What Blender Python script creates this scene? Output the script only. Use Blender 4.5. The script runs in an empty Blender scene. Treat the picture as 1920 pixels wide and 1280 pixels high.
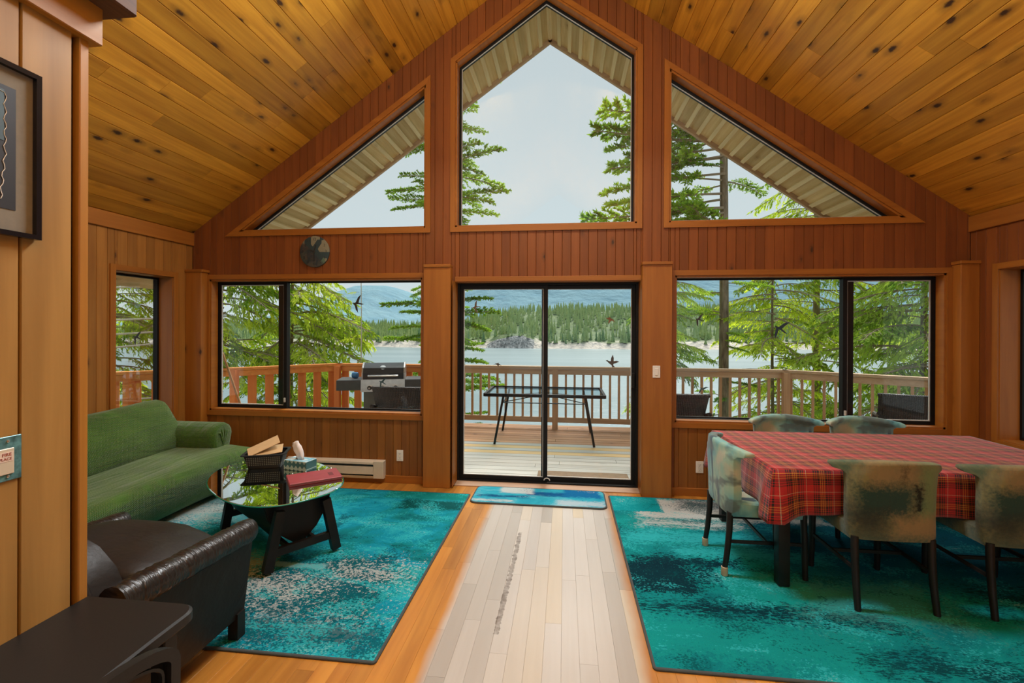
import bpy, bmesh, math, random
from mathutils import Vector, Matrix, noise as mnoise
random.seed(7)
R = math.radians
scene = bpy.context.scene
COL = scene.collection

# ------------------------------------------------------------------ camera
cam_d = bpy.data.cameras.new('camera')
cam = bpy.data.objects.new('camera', cam_d); COL.objects.link(cam)
cam_d.sensor_width = 36.0
cam_d.lens = 859.2 / 1920 * 36.0
cam_d.shift_y = (615.4 - 640.0) / 1920.0
cam_d.clip_start = 0.05; cam_d.clip_end = 9000
_r = Vector((0.99353, 0.11346, 0.00404)); _u = Vector((-0.00417, 0.00089, 0.99999)); _f = Vector((-0.11346, 0.99354, -0.00136))
cam.matrix_world = Matrix(((_r.x, _u.x, -_f.x, 0), (_r.y, _u.y, -_f.y, 0), (_r.z, _u.z, -_f.z, 1.65), (0, 0, 0, 1)))
scene.camera = cam

# ------------------------------------------------------------------ world, sun, fill lights, exposure
world = bpy.data.worlds.new('sky'); scene.world = world; world.use_nodes = True
wn = world.node_tree; wn.nodes.clear()
w_out = wn.nodes.new('ShaderNodeOutputWorld'); w_bg = wn.nodes.new('ShaderNodeBackground')
w_tc = wn.nodes.new('ShaderNodeTexCoord'); w_sep = wn.nodes.new('ShaderNodeSeparateXYZ'); w_rmp = wn.nodes.new('ShaderNodeValToRGB')
wn.links.new(w_tc.outputs['Generated'], w_sep.inputs[0]); wn.links.new(w_sep.outputs['Z'], w_rmp.inputs[0])
wn.links.new(w_rmp.outputs[0], w_bg.inputs[0]); wn.links.new(w_bg.outputs[0], w_out.inputs[0])
w_rmp.color_ramp.elements[0].position = 0.0; w_rmp.color_ramp.elements[0].color = (0.72, 0.82, 0.85, 1)
w_rmp.color_ramp.elements[1].position = 0.6; w_rmp.color_ramp.elements[1].color = (0.60, 0.69, 0.73, 1)
w_bg.inputs[1].default_value = 0.95

def lamp(name, kind, loc, rot, energy, color, **kw):
    d = bpy.data.lights.new(name, kind); d.energy = energy; d.color = color
    for k, v in kw.items(): setattr(d, k, v)
    o = bpy.data.objects.new(name, d); COL.objects.link(o); o.location = loc; o.rotation_euler = rot
    return o
# hazy high sun over the water
sun = lamp('sun', 'SUN', (0, 0, 30), (0, 0, 0), 6.0, (1.0, 0.95, 0.88), angle=R(36))
sun.rotation_euler = Vector((-0.15, -0.60, -0.75)).to_track_quat('-Z', 'Y').to_euler()
# added unseen fill lights: under the ridge, up at the ceiling, at the back
lamp('ridge_fill', 'AREA', (-0.2, 3.45, 4.70), (R(-46), 0, 0), 225, (0.92, 0.97, 1.0), shape='RECTANGLE', size=1.6, size_y=.6)
lamp('ceiling_fill', 'AREA', (-0.1, -1.3, 3.12), (R(172), 0, 0), 265, (1.0, 0.96, 0.88), shape='RECTANGLE', size=1.5, size_y=2.2)
lamp('rear_fill', 'AREA', (0.6, -3.2, 3.75), (R(66), 0, 0), 20, (1.0, 0.96, 0.9), shape='RECTANGLE', size=5.5, size_y=1.1)
vs = scene.view_settings
vs.view_transform = 'Standard'; vs.look = 'None'; vs.gamma = 1.0; vs.use_curve_mapping = False; vs.exposure = 0.0
scene.cycles.max_bounces = 10; scene.cycles.transparent_max_bounces = 16

# ------------------------------------------------------------------ node helper
class N:
    def __init__(s, name):
        s.m = bpy.data.materials.new(name); s.m.use_nodes = True; s.t = s.m.node_tree; s.t.nodes.clear()
        s.out = s.t.nodes.new('ShaderNodeOutputMaterial')
    def n(s, typ, ins=None, **props):
        nd = s.t.nodes.new('ShaderNode' + typ)
        for k, v in props.items(): setattr(nd, k, v)
        for k, v in (ins or {}).items():
            sk = nd.inputs[k]
            if hasattr(v, 'is_output') or isinstance(v, bpy.types.NodeSocket): s.t.links.new(v, sk)
            else: sk.default_value = v
        return nd
    def math(s, op, a, b=0.0, c=0.0, clamp=False):
        return s.n('Math', {0: a, 1: b, 2: c}, operation=op, use_clamp=clamp).outputs[0]
    def ramp(s, fac, stops, interp='LINEAR'):
        nd = s.n('ValToRGB', {0: fac}); cr = nd.color_ramp; cr.interpolation = interp
        while len(cr.elements) > 1: cr.elements.remove(cr.elements[-1])
        for i, (p, c) in enumerate(stops):
            e = cr.elements[0] if i == 0 else cr.elements.new(p)
            e.position = p; e.color = (c, c, c, 1) if isinstance(c, (int, float)) else (*c[:3], 1)
        return nd.outputs[0]
    def mix(s, fac, a, b, blend='MIX'):
        nd = s.n('Mix', None, data_type='RGBA', blend_type=blend)
        for k, v in ((0, fac), (6, a), (7, b)):
            if isinstance(v, bpy.types.NodeSocket): s.t.links.new(v, nd.inputs[k])
            else: nd.inputs[k].default_value = v if k == 0 else (*v[:3], 1)
        return nd.outputs[2]
    def noise(s, vec, scale, detail=3, rough=0.55, dist=0.0):
        return s.n('TexNoise', {'Vector': vec, 'Scale': scale, 'Detail': detail, 'Roughness': rough, 'Distortion': dist}).outputs[0]
    def obj(s): return s.n('TexCoord').outputs['Object']
    def uv(s): return s.n('TexCoord').outputs['UV']
    def rnd(s): return s.n('ObjectInfo').outputs['Random']
    def mapping(s, v, loc=(0, 0, 0), scale=(1, 1, 1), rot=(0, 0, 0)):
        return s.n('Mapping', {'Vector': v, 'Location': loc, 'Rotation': rot, 'Scale': scale}).outputs[0]
    def vadd(s, a, b): return s.n('VectorMath', {0: a, 1: b}, operation='ADD').outputs[0]
    def bump(s, h, strength=0.2, dist=0.01): return s.n('Bump', {'Height': h, 'Strength': strength, 'Distance': dist}).outputs[0]
    def pbr(s, color, rough=0.5, normal=None, metal=0.0, spec=0.5, **kw):
        ins = {'Base Color': color if isinstance(color, bpy.types.NodeSocket) else (*color[:3], 1), 'Roughness': rough, 'Metallic': metal, 'Specular IOR Level': spec}
        if normal is not None: ins['Normal'] = normal
        ins.update(kw)
        b = s.n('BsdfPrincipled', ins); s.t.links.new(b.outputs[0], s.out.inputs[0]); return b
    def surf(s, sh): s.t.links.new(sh, s.out.inputs[0]); return s.m

def simple(name, color, rough=0.5, metal=0.0, spec=0.5, var=0.12, scale=14, bump=0.0):
    k = N(name); v = k.obj(); f = k.noise(v, scale, 4)
    lo = tuple(c * (1 - var) for c in color); hi = tuple(min(1, c * (1 + var)) for c in color)
    col = k.ramp(f, [(0.3, lo), (0.7, hi)])
    nm = k.bump(k.noise(v, scale * 8, 2), bump) if bump else None
    k.pbr(col, rough, nm, metal, spec); return k.m

def wood(name, axis, light, dark, knot=(0.05, 0.02, 0.006), rough=0.45, tone=0.35, knots=1.0, gscale=22, spec=0.4, ksize=0.05, kden=0.62, extra=None):
    """boards with grain along axis; every board takes its own tone and its own stretch of grain"""
    k = N(name); rn = k.rnd()
    off = k.n('CombineXYZ', {0: k.math('MULTIPLY', rn, 37.0), 1: k.math('MULTIPLY', rn, 91.0), 2: k.math('MULTIPLY', rn, 53.0)}).outputs[0]
    v = k.vadd(k.obj(), off)
    sc = [1, 1, 1]; sc[axis] = 0.05
    g = k.noise(k.mapping(v, scale=sc), gscale, 5, 0.6, 0.6)
    sc2 = [1, 1, 1]; sc2[axis] = 0.12
    g2 = k.noise(k.mapping(v, scale=sc2), 5, 2, 0.5, 1.5)
    f = k.math('ADD', k.math('MULTIPLY', g, 0.6), k.math('MULTIPLY', g2, 0.4))
    col = k.ramp(f, [(0.30, dark), (0.62, light)])
    t = k.math('ADD', k.math('MULTIPLY', k.n('TexWhiteNoise', {'W': rn}, noise_dimensions='1D').outputs[0], tone), 1.0 - tone * 0.5)
    col = k.mix(1.0, col, k.n('CombineColor', {0: t, 1: t, 2: t}).outputs[0], 'MULTIPLY')
    if knots:
        sc3 = [1, 1, 1]; sc3[axis] = 0.5
        vor = k.n('TexVoronoi', {'Vector': k.mapping(v, scale=sc3), 'Scale': 7.5 * knots, 'Randomness': 1.0})
        pick = k.math('GREATER_THAN', k.n('SeparateColor', {0: vor.outputs['Color']}).outputs[0], kden)
        d = k.math('ADD', vor.outputs['Distance'], k.math('MULTIPLY', k.math('SUBTRACT', k.noise(v, 40, 3), 0.5), 0.13))
        kn = k.ramp(d, [(ksize, 1.0), (ksize * 2.0, 0.35), (ksize * 4.6, 0.0)])
        kn = k.math('MULTIPLY', kn, pick)
        col = k.mix(kn, col, knot)
    if extra: col = extra(k, col, v)
    k.pbr(col, rough, k.bump(g, 0.08, 0.004), 0.0, spec); return k.m

# ------------------------------------------------------------------ mesh helpers
class MB:
    def __init__(s): s.v = []; s.f = []; s.uv = None
    def add(s, vs, fs):
        b = len(s.v); s.v += [tuple(x) for x in vs]; s.f += [tuple(i + b for i in f) for f in fs]; return s
    def box(s, x0, x1, y0, y1, z0, z1):
        vs = [(x0, y0, z0), (x1, y0, z0), (x1, y1, z0), (x0, y1, z0), (x0, y0, z1), (x1, y0, z1), (x1, y1, z1), (x0, y1, z1)]
        return s.add(vs, [(0, 3, 2, 1), (4, 5, 6, 7), (0, 1, 5, 4), (1, 2, 6, 5), (2, 3, 7, 6), (3, 0, 4, 7)])
    def bar(s, p0, p1, w, h, up=(0, 0, 1)):
        """square bar from p0 to p1, w across, h along up"""
        p0 = Vector(p0); p1 = Vector(p1); d = (p1 - p0).normalized(); up = Vector(up)
        sd = d.cross(up)
        if sd.length < 1e-5: sd = d.cross(Vector((1, 0, 0)))
        sd.normalize(); u = sd.cross(d).normalized()
        vs = []
        for p in (p0, p1):
            for a, b in ((-1, -1), (1, -1), (1, 1), (-1, 1)): vs.append(p + sd * a * w / 2 + u * b * h / 2)
        return s.add(vs, [(3, 2, 1, 0), (4, 5, 6, 7), (0, 1, 5, 4), (1, 2, 6, 5), (2, 3, 7, 6), (3, 0, 4, 7)])
    def tube(s, pts, rad, n=8, cap=True):
        pts = [Vector(p) for p in pts]; m = len(pts)
        rad = rad if isinstance(rad, (list, tuple)) else [rad] * m
        vs = []; ref = None
        for i, p in enumerate(pts):
            d = (pts[min(i + 1, m - 1)] - pts[max(i - 1, 0)]).normalized()
            if ref is None:
                ref = d.orthogonal().normalized()
            else:
                ref = (ref - d * ref.dot(d)); ref = ref.normalized() if ref.length > 1e-6 else d.orthogonal().normalized()
            b = d.cross(ref)
            for j in range(n):
                a = 2 * math.pi * j / n
                vs.append(p + (ref * math.cos(a) + b * math.sin(a)) * rad[i])
        fs = [(i * n + j, i * n + (j + 1) % n, (i + 1) * n + (j + 1) % n, (i + 1) * n + j) for i in range(m - 1) for j in range(n)]
        if cap: fs += [tuple(reversed(range(n))), tuple(range((m - 1) * n, m * n))]
        return s.add(vs, fs)
    def lathe(s, prof, c=(0, 0, 0), n=24, axis=2):
        """prof: list of (radius, height)"""
        vs = []
        for r_, h in prof:
            for j in range(n):
                a = 2 * math.pi * j / n; q = [r_ * math.cos(a), r_ * math.sin(a)]
                p = [0, 0, 0]; p[axis] = h; p[(axis + 1) % 3] = q[0]; p[(axis + 2) % 3] = q[1]
                vs.append((p[0] + c[0], p[1] + c[1], p[2] + c[2]))
        m = len(prof)
        fs = [(i * n + j, i * n + (j + 1) % n, (i + 1) * n + (j + 1) % n, (i + 1) * n + j) for i in range(m - 1) for j in range(n)]
        fs += [tuple(reversed(range(n))), tuple(range((m - 1) * n, m * n))]
        return s.add(vs, fs)
    def prism(s, poly, ext):
        n = len(poly); e = Vector(ext); a = [Vector(p) for p in poly]
        vs = a + [p + e for p in a]
        return s.add(vs, [tuple(reversed(range(n))), tuple(range(n, 2 * n))] + [(i, (i + 1) % n, n + (i + 1) % n, n + i) for i in range(n)])
    def loft(s, rings, cap=True, closed=True):
        n = len(rings[0]); vs = [p for r_ in rings for p in r_]; m = len(rings); k = n if closed else n - 1
        fs = [(i * n + j, i * n + (j + 1) % n, (i + 1) * n + (j + 1) % n, (i + 1) * n + j) for i in range(m - 1) for j in range(k)]
        if cap: fs += [tuple(reversed(range(n))), tuple(range((m - 1) * n, m * n))]
        return s.add(vs, fs)
    def rbox(s, x0, x1, y0, y1, z0, z1, r=0.02, seg=2):
        bm = bmesh.new(); bmesh.ops.create_cube(bm, size=1.0)
        for v in bm.verts: v.co = Vector(((x0 + x1) / 2 + v.co.x * (x1 - x0), (y0 + y1) / 2 + v.co.y * (y1 - y0), (z0 + z1) / 2 + v.co.z * (z1 - z0)))
        bmesh.ops.bevel(bm, geom=bm.edges[:], offset=r, segments=seg, affect='EDGES', profile=0.5)
        bm.verts.index_update()
        s.add([v.co.copy() for v in bm.verts], [[v.index for v in f.verts] for f in bm.faces]); bm.free(); return s
    def pillow(s, c, h, e=0.35, n=20, fn=None):
        """soft box: superellipsoid with half sizes h; fn moves points in unit space"""
        def sp(t, k): return math.copysign(abs(t) ** k, t)
        vs = []; fs = []; m = n // 2
        for i in range(m + 1):
            ph = -math.pi / 2 + math.pi * i / m
            for j in range(n):
                th = 2 * math.pi * j / n
                p = Vector((sp(math.cos(ph), e) * sp(math.cos(th), e), sp(math.cos(ph), e) * sp(math.sin(th), e), sp(math.sin(ph), e)))
                if fn: p = fn(p)
                vs.append((c[0] + p.x * h[0], c[1] + p.y * h[1], c[2] + p.z * h[2]))
        fs = [(i * n + j, i * n + (j + 1) % n, (i + 1) * n + (j + 1) % n, (i + 1) * n + j) for i in range(m) for j in range(n)]
        return s.add(vs, fs)
    def xf(s, M, start=0):
        for i in range(start, len(s.v)): s.v[i] = tuple(M @ Vector(s.v[i]))
        return s
    def mesh(s, name, m, smooth=None):
        me = bpy.data.meshes.new(name); me.from_pydata(s.v, [], s.f); me.validate()
        if m: me.materials.append(m)
        if smooth is not None:
            me.shade_smooth()
            if smooth < 180: me.set_sharp_from_angle(angle=R(smooth))
        return me
    def build(s, name, m, parent=None, smooth=None):
        o = bpy.data.objects.new(name, s.mesh(name, m, smooth)); COL.objects.link(o)
        if parent is not None: o.parent = parent
        return o

def empty(name, loc=(0, 0, 0), rz=0.0):
    o = bpy.data.objects.new(name, None); COL.objects.link(o); o.location = loc; o.rotation_euler = (0, 0, rz); o.empty_display_size = 0.1
    return o
def tag(o, label, cat, group=None):
    o['label'] = label; o['category'] = cat
    if group: o['group'] = group
    return o
def thing(name, label, cat, loc=(0, 0, 0), rz=0.0, group=None): return tag(empty(name, loc, rz), label, cat, group)
def structure(o): o['kind'] = 'structure'; return o
def shared(name, me, parent, M=None):
    o = bpy.data.objects.new(name, me); COL.objects.link(o); o.parent = parent
    if M is not None: o.matrix_local = M
    return o
def copy_tree(o, parent=None):
    c = o.copy(); COL.objects.link(c)
    if parent is not None: c.parent = parent
    for ch in list(o.children): copy_tree(ch, c)
    return c

# ------------------------------------------------------------------ palette
W_CEIL = wood('ceiling_cedar', 1, (0.70, 0.345, 0.034), (0.42, 0.17, 0.012), rough=0.42, tone=0.50, knots=0.95, ksize=0.08, kden=0.35)
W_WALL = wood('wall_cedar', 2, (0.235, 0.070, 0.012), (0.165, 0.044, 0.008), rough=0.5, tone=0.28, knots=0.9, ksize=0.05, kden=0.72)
W_LOWLIT = wood('lower_wall_cedar_lit', 2, (0.28, 0.105, 0.016), (0.20, 0.068, 0.010), rough=0.5, tone=0.28, knots=0.9, ksize=0.05, kden=0.7)  # same cedar, the lighter look below the windows put into its colour
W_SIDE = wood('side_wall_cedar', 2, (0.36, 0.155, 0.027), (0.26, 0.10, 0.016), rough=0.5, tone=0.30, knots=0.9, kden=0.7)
W_TRIMX = wood('trim_cedar_level', 0, (0.37, 0.135, 0.018), (0.27, 0.088, 0.011), rough=0.42, tone=0.12, knots=0)
W_TRIMY = wood('trim_cedar_deep', 1, (0.37, 0.135, 0.018), (0.27, 0.088, 0.011), rough=0.42, tone=0.12, knots=0)
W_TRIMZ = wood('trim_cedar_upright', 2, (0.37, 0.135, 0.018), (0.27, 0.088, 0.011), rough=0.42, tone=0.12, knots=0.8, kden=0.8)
W_PANEL = wood('panel_veneer', 2, (0.40, 0.22, 0.058), (0.28, 0.145, 0.034), rough=0.5, tone=0.12, knots=0, gscale=14)
def worn(k, col, v):
    p = k.n('SeparateXYZ', {0: k.obj()}); x, y = p.outputs[0], p.outputs[1]
    wob = k.math('MULTIPLY', k.math('SUBTRACT', k.noise(k.mapping(k.obj(), scale=(1, 0.25, 1)), 5, 4), 0.5), 0.10)
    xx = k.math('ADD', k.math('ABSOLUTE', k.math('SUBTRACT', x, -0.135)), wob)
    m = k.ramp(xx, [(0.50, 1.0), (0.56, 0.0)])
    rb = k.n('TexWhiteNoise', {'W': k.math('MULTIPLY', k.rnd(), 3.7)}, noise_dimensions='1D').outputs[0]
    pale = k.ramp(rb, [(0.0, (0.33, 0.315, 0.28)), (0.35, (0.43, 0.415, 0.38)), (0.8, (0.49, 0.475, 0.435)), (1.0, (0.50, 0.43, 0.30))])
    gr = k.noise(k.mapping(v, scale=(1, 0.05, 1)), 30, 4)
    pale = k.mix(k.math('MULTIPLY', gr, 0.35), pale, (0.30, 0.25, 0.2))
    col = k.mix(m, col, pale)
    # the long dark scuff
    sx = k.math('ABSOLUTE', k.math('ADD', k.math('ADD', x, k.math('MULTIPLY', y, -0.0145)), 0.397))
    sy = k.math('ABSOLUTE', k.math('SUBTRACT', y, 3.06))
    sn = k.noise(k.obj(), 26, 4)
    s1 = k.math('MULTIPLY', k.math('LESS_THAN', k.math('ADD', sx, k.math('MULTIPLY', sn, 0.034)), 0.032), k.math('LESS_THAN', sy, 0.62))
    s1 = k.math('MULTIPLY', s1, k.ramp(sn, [(0.3, 0.9), (0.7, 0.25)]))
    return k.mix(s1, col, (0.07, 0.04, 0.018))
W_FLOOR = wood('floor_fir', 1, (0.46, 0.205, 0.034), (0.30, 0.11, 0.016), rough=0.30, tone=0.45, knots=0, gscale=16, spec=0.5, extra=worn)
W_FLOORBASE = simple('subfloor_dark', (0.06, 0.035, 0.02), 0.8)
M_BLACKAL = simple('black_anodised', (0.006, 0.0055, 0.005), 0.5, 0, 0.25)
M_BACKING = simple('dark_backing_board', (0.10, 0.035, 0.008), 0.8)  # dark backing behind the board joints
M_GASKET = simple('grey_seal', (0.55, 0.56, 0.54), 0.5)
M_STEEL = simple('brushed_steel', (0.62, 0.62, 0.60), 0.3, 1.0)
M_WHITE = simple('white_plastic', (0.78, 0.76, 0.70), 0.4, var=0.03)
M_SLOT = simple('dark_slot', (0.02, 0.02, 0.02), 0.6)
M_DARKWOOD = simple('dark_stained_wood', (0.010, 0.008, 0.007), 0.42, 0, 0.35, var=0.4, scale=9)
M_DARKBEAM = wood('old_dark_beam', 1, (0.16, 0.07, 0.025), (0.06, 0.025, 0.01), rough=0.7, tone=0.1, knots=0)
def glass_mat(name, tint, fres=1.45):
    k = N(name)
    tr = k.n('BsdfTransparent', {0: (*tint, 1)}); gl = k.n('BsdfGlossy', {'Color': (1, 1, 1, 1), 'Roughness': 0.0})
    fr = k.n('Fresnel', {'IOR': fres}).outputs[0]
    return k.surf(k.n('MixShader', {0: k.math('MULTIPLY', fr, 0.4), 1: tr.outputs[0], 2: gl.outputs[0]}).outputs[0])
M_PANE = glass_mat('window_glass', (0.975, 0.985, 0.98))

# ------------------------------------------------------------------ the shell
XL, XR, XC = -4.136, 3.728, -0.199          # left wall, right wall, ridge line
YW, YOUT = 4.691, 4.86                      # inner and outer face of the gable wall
RIDGE, SL = 5.472, 0.706
YB = -3.6                                   # the room runs on behind the photographer
def roof(x): return RIDGE - SL * abs(x - XC)
TR = 0.387                                  # gap between roof line and the sloped window heads
def head(x): return roof(x) - TR

# gable wall: vertical boards clipped round the openings
opens = [(-3.922, -1.485, lambda x: 0.722, lambda x: 2.172), (1.086, 3.524, lambda x: 0.722, lambda x: 2.172),
         (-1.137, 0.758, lambda x: -0.1, lambda x: 2.127), (-1.137, 0.714, lambda x: 2.697, head),
         (-3.572, -1.455, lambda x: 2.697, head), (1.026, 3.174, lambda x: 2.697, head)]
def strip(x0, x1, z0):
    """free height intervals of one column of the gable wall, as (z0 left, z1 left, z0 right, z1 right)"""
    xm = (x0 + x1) / 2
    hs = sorted([o for o in opens if o[0] - 1e-6 < xm < o[1] + 1e-6], key=lambda o: o[2](xm))
    lo = (z0, z0); out = []
    for o in hs:
        out.append((lo[0], o[2](x0), lo[1], o[2](x1))); lo = (o[3](x0), o[3](x1))
    out.append((lo[0], roof(x0), lo[1], roof(x1)))
    return [q for q in out if max(q[1] - q[0], q[3] - q[2]) > 0.015]
def columns(pitch, start, x0, x1, cuts):
    xs = {x0, x1} | {c for c in cuts if x0 < c < x1}
    k = math.ceil((x0 - start) / pitch); edges = set()
    while start + k * pitch < x1: edges.add(start + k * pitch); k += 1
    xs = sorted(xs | {e for e in edges if all(abs(e - c) > 0.012 for c in xs)})
    return xs
cutx = [o[i] for o in opens for i in (0, 1)] + [XC]
core = MB()
for a, b in zip(columns(10, 100, XL, XR, cutx), columns(10, 100, XL, XR, cutx)[1:]):
    for q in strip(a, b, -0.1):
        core.prism([(a, YW + 0.012, q[0]), (b, YW + 0.012, q[2]), (b, YW + 0.012, q[3]), (a, YW + 0.012, q[1])], (0, YOUT - YW - 0.012, 0))
wall_front = structure(core.build('wall_front', M_BACKING))
def vboard(x0, x1, q, P, m, parent, c=0.0035, d=0.007):
    """one vertical board with eased long edges; P maps (across, depth, up) to the room"""
    h = [(x0, 0.012), (x0, d), (x0 + c, 0), (x1 - c, 0), (x1, d), (x1, 0.012)]
    def z(x, a, b): return a + (b - a) * (x - x0) / max(x1 - x0, 1e-6)
    lo = [P(x, t, z(x, q[0], q[2])) for x, t in h]; hi = [P(x, t, z(x, q[1], q[3])) for x, t in h]
    mb = MB(); mb.loft([lo, hi]); return mb.build('board', m, parent)
cx = columns(0.0888, -1.091, XL, XR, cutx)
for a, b in zip(cx, cx[1:]):
    for q in strip(a, b, 0.075):
        vboard(a, b, q, lambda x, t, z: (x, YW + t, z), W_LOWLIT if q[1] < 0.8 else W_WALL, wall_front)

# side walls
def side_wall(name, X, sgn, win, yb0, pitch, m):
    """X the inner face; sgn +1 when the room lies at greater x; win = (y0, y1, z0, z1)"""
    H_ = roof(X); y0, y1, z0, z1 = win
    c = MB(); t0, t1 = X - sgn * 0.012, X - sgn * 0.21
    for ya, yb, za, zb in ((YB, y0, 0, H_), (y1, YOUT, 0, H_), (y0, y1, 0, z0), (y0, y1, z1, H_)):
        c.box(min(t0, t1), max(t0, t1), ya, yb, za, zb)
    w = structure(c.build(name, m))
    ys = [yb0]; k = yb0
    while k + pitch < YW: k += pitch; ys.append(k)
    ys = sorted(set([y for y in ys if abs(y - y0) > .01 and abs(y - y1) > .01] + [y0, y1, YW]))
    for a, b in zip(ys, ys[1:]):
        ivs = [(0.0, z0), (z1, H_)] if y0 - 1e-6 < (a + b) / 2 < y1 + 1e-6 else [(0.0, H_)]
        for za, zb in ivs:
            vboard(a, b, (za, zb, za, zb), lambda y, t, z: (X - sgn * t, y, z), m, w)
    return w
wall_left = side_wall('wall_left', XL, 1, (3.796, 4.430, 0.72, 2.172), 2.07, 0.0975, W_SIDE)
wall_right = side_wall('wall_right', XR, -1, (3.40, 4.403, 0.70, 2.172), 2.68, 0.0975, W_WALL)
# boards under the eaves
structure(MB().rbox(XL, XL + 0.022, YB, YW, 2.548, 2.692, .004, 1).build('trim_1', W_TRIMY))
structure(MB().rbox(XR - 0.022, XR, YB, YW, 2.548, 2.692, .004, 1).build('trim_2', W_TRIMY))

# ceiling: two slopes of long boards, ends butted at random
ceil = MB()
for sgn in (-1, 1):
    wd = abs((XL if sgn < 0 else XR) - XC) + 0.85
    n_ = Vector((SL * sgn, 0, 1)).normalized()
    p = [Vector((XC, YB, RIDGE + .016)), Vector((XC + sgn * wd, YB, RIDGE - SL * wd + .016))]
    poly = [p[0], p[1], p[1] + Vector((0, 5.98 - YB, 0)), p[0] + Vector((0, 5.98 - YB, 0))]
    ceil.prism(poly if sgn < 0 else poly[::-1], (0, 0, 0.2))
ceiling = structure(ceil.build('ceiling', W_CEIL))
rc = random.Random(3)
for sgn in (-1, 1):
    length = 3.93 * math.sqrt(1 + SL * SL); pitch = 0.1415
    ex = Vector((sgn, 0, -SL)).normalized(); nz = Vector((-SL * sgn, 0, -1)).normalized()
    o0 = Vector((XC, 0, RIDGE)); s0 = 0.0; s_ = (0.1415 - (0.0 if sgn < 0 else 0.045)) % pitch
    rows = [0.0] + [s_ + pitch * i for i in range(40) if s_ + pitch * i < length] + [length]
    for a, b in zip(rows, rows[1:]):
        if b - a < 0.012: continue
        cutsy = [0.9]
        if rc.random() < 0.72: cutsy.append(rc.uniform(2.0, 4.3))
        cutsy.append(YW)
        for ya, yb in zip(cutsy, cutsy[1:]):
            h = [(a, -.014), (a, -0.008), (a + .004, 0), (b - .004, 0), (b, -0.008), (b, -.014)]
            mb = MB(); mb.loft([[o0 + ex * s + nz * t + Vector((0, y, 0)) for s, t in h] for y in (ya + .0008, yb - .0008)])
            mb.build('board', W_CEIL, ceiling)

# floor: strip boards
fl = MB().box(XL - .1, XR + .1, YB, YOUT, -0.14, -0.016); floor = structure(fl.build('floor', W_FLOORBASE))
rf = random.Random(12); k = -46
while True:
    a = -0.009 + 0.0905 * k; b = a + 0.0905; k += 1
    if a > XR: break
    a, b = max(a, XL), min(b, XR)
    if b - a < .01: continue
    ys = [YB, YW]
    if -1.3 < a < 0.55:
        y = rf.uniform(1.6, 2.6); ys = [YB]
        while y < YW - .3: ys.append(y); y += rf.uniform(0.7, 1.7)
        ys.append(YW)
    for ya, yb in zip(ys, ys[1:]):
        g = .0002; h = [(a + g, -.016), (a + g, -.0007), (a + .0011, 0), (b - .0011, 0), (b - g, -.0007), (b - g, -.016)]
        mb = MB(); mb.loft([[(x, y, z) for x, z in h] for y in (ya + .0005, yb - .0005)]); mb.build('board', W_FLOOR, floor)

# posts between the windows, each with a cap
def post(n, x0, x1, z1, cap, y=4.591):
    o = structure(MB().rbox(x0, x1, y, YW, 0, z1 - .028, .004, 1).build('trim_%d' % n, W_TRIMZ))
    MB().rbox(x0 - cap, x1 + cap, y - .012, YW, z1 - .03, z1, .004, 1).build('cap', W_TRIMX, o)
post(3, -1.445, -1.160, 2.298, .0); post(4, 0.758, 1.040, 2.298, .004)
post(5, XL, -3.946, 2.275, .02); post(6, 3.572, XR, 2.275, .01)
# base boards
for n, (a, b) in enumerate(((-3.946, -1.445), (1.040, 3.572))):
    structure(MB().rbox(a, b, YW - .012, YW + .01, 0, 0.078, .003, 1).build('baseboard_%s' % ('left', 'right')[n], W_TRIMX))

# ------------------------------------------------------------------ windows
CT, CTT = 0.052, 0.016   # casing width and how far it stands off the boards
def casing_poly(root, pts, m_of):
    """flat casing boards round an opening given as a loop of (x, z)"""
    n = len(pts); c = Vector((sum(p[0] for p in pts) / n, 0, sum(p[1] for p in pts) / n))
    P = [Vector((p[0], 0, p[1])) for p in pts]; off = []
    for i in range(n):
        a, b, d = P[i - 1], P[i], P[(i + 1) % n]
        e1 = (b - a).normalized(); e2 = (d - b).normalized()
        n1 = Vector((e1.z, 0, -e1.x)); n2 = Vector((e2.z, 0, -e2.x))
        bis = (n1 + n2).normalized(); off.append(b + bis * (CT / max(0.25, bis.dot(n1))))
    for i in range(n):
        j = (i + 1) % n; q = [P[i], P[j], off[j], off[i]]
        q = [Vector((v.x, YW - CTT, v.z)) for v in q]
        d = abs(P[j].x - P[i].x) > abs(P[j].z - P[i].z)
        MB().prism(q, (0, CTT, 0)).build('casing', W_TRIMX if d else W_TRIMZ, root)
def lining(root, pts, y0=YW - .002, y1=4.79, t=.018):
    """boards that line the depth of the opening, built just inside its edge"""
    n = len(pts); P = [Vector((p[0], y0, p[1])) for p in pts]
    for i in range(n):
        j = (i + 1) % n; e = (P[j] - P[i]).normalized(); nin = Vector((-e.z, 0, e.x)) * -1
        q = [P[i], P[j], P[j] + nin * t, P[i] + nin * t]
        MB().prism(q, (0, y1 - y0, 0)).build('jamb', W_TRIMY, root)
def frame(root, pts, w, y0, y1, m, name='frame'):
    """ring of profile bars inside a loop, mitred"""
    n = len(pts); P = [Vector((p[0], 0, p[1])) for p in pts]; ins = []
    for i in range(n):
        a, b, d = P[i - 1], P[i], P[(i + 1) % n]
        e1 = (b - a).normalized(); e2 = (d - b).normalized()
        n1 = Vector((-e1.z, 0, e1.x)); n2 = Vector((-e2.z, 0, e2.x)); bis = (n1 + n2).normalized()
        ins.append(b + bis * (w / max(0.2, bis.dot(n1))))
    mb = MB()
    for i in range(n):
        j = (i + 1) % n
        mb.prism([Vector((v.x, y0, v.z)) for v in (P[i], P[j], ins[j], ins[i])], (0, y1 - y0, 0))
    mb.build(name, m, root); return [(v.x, v.z) for v in ins]
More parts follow.
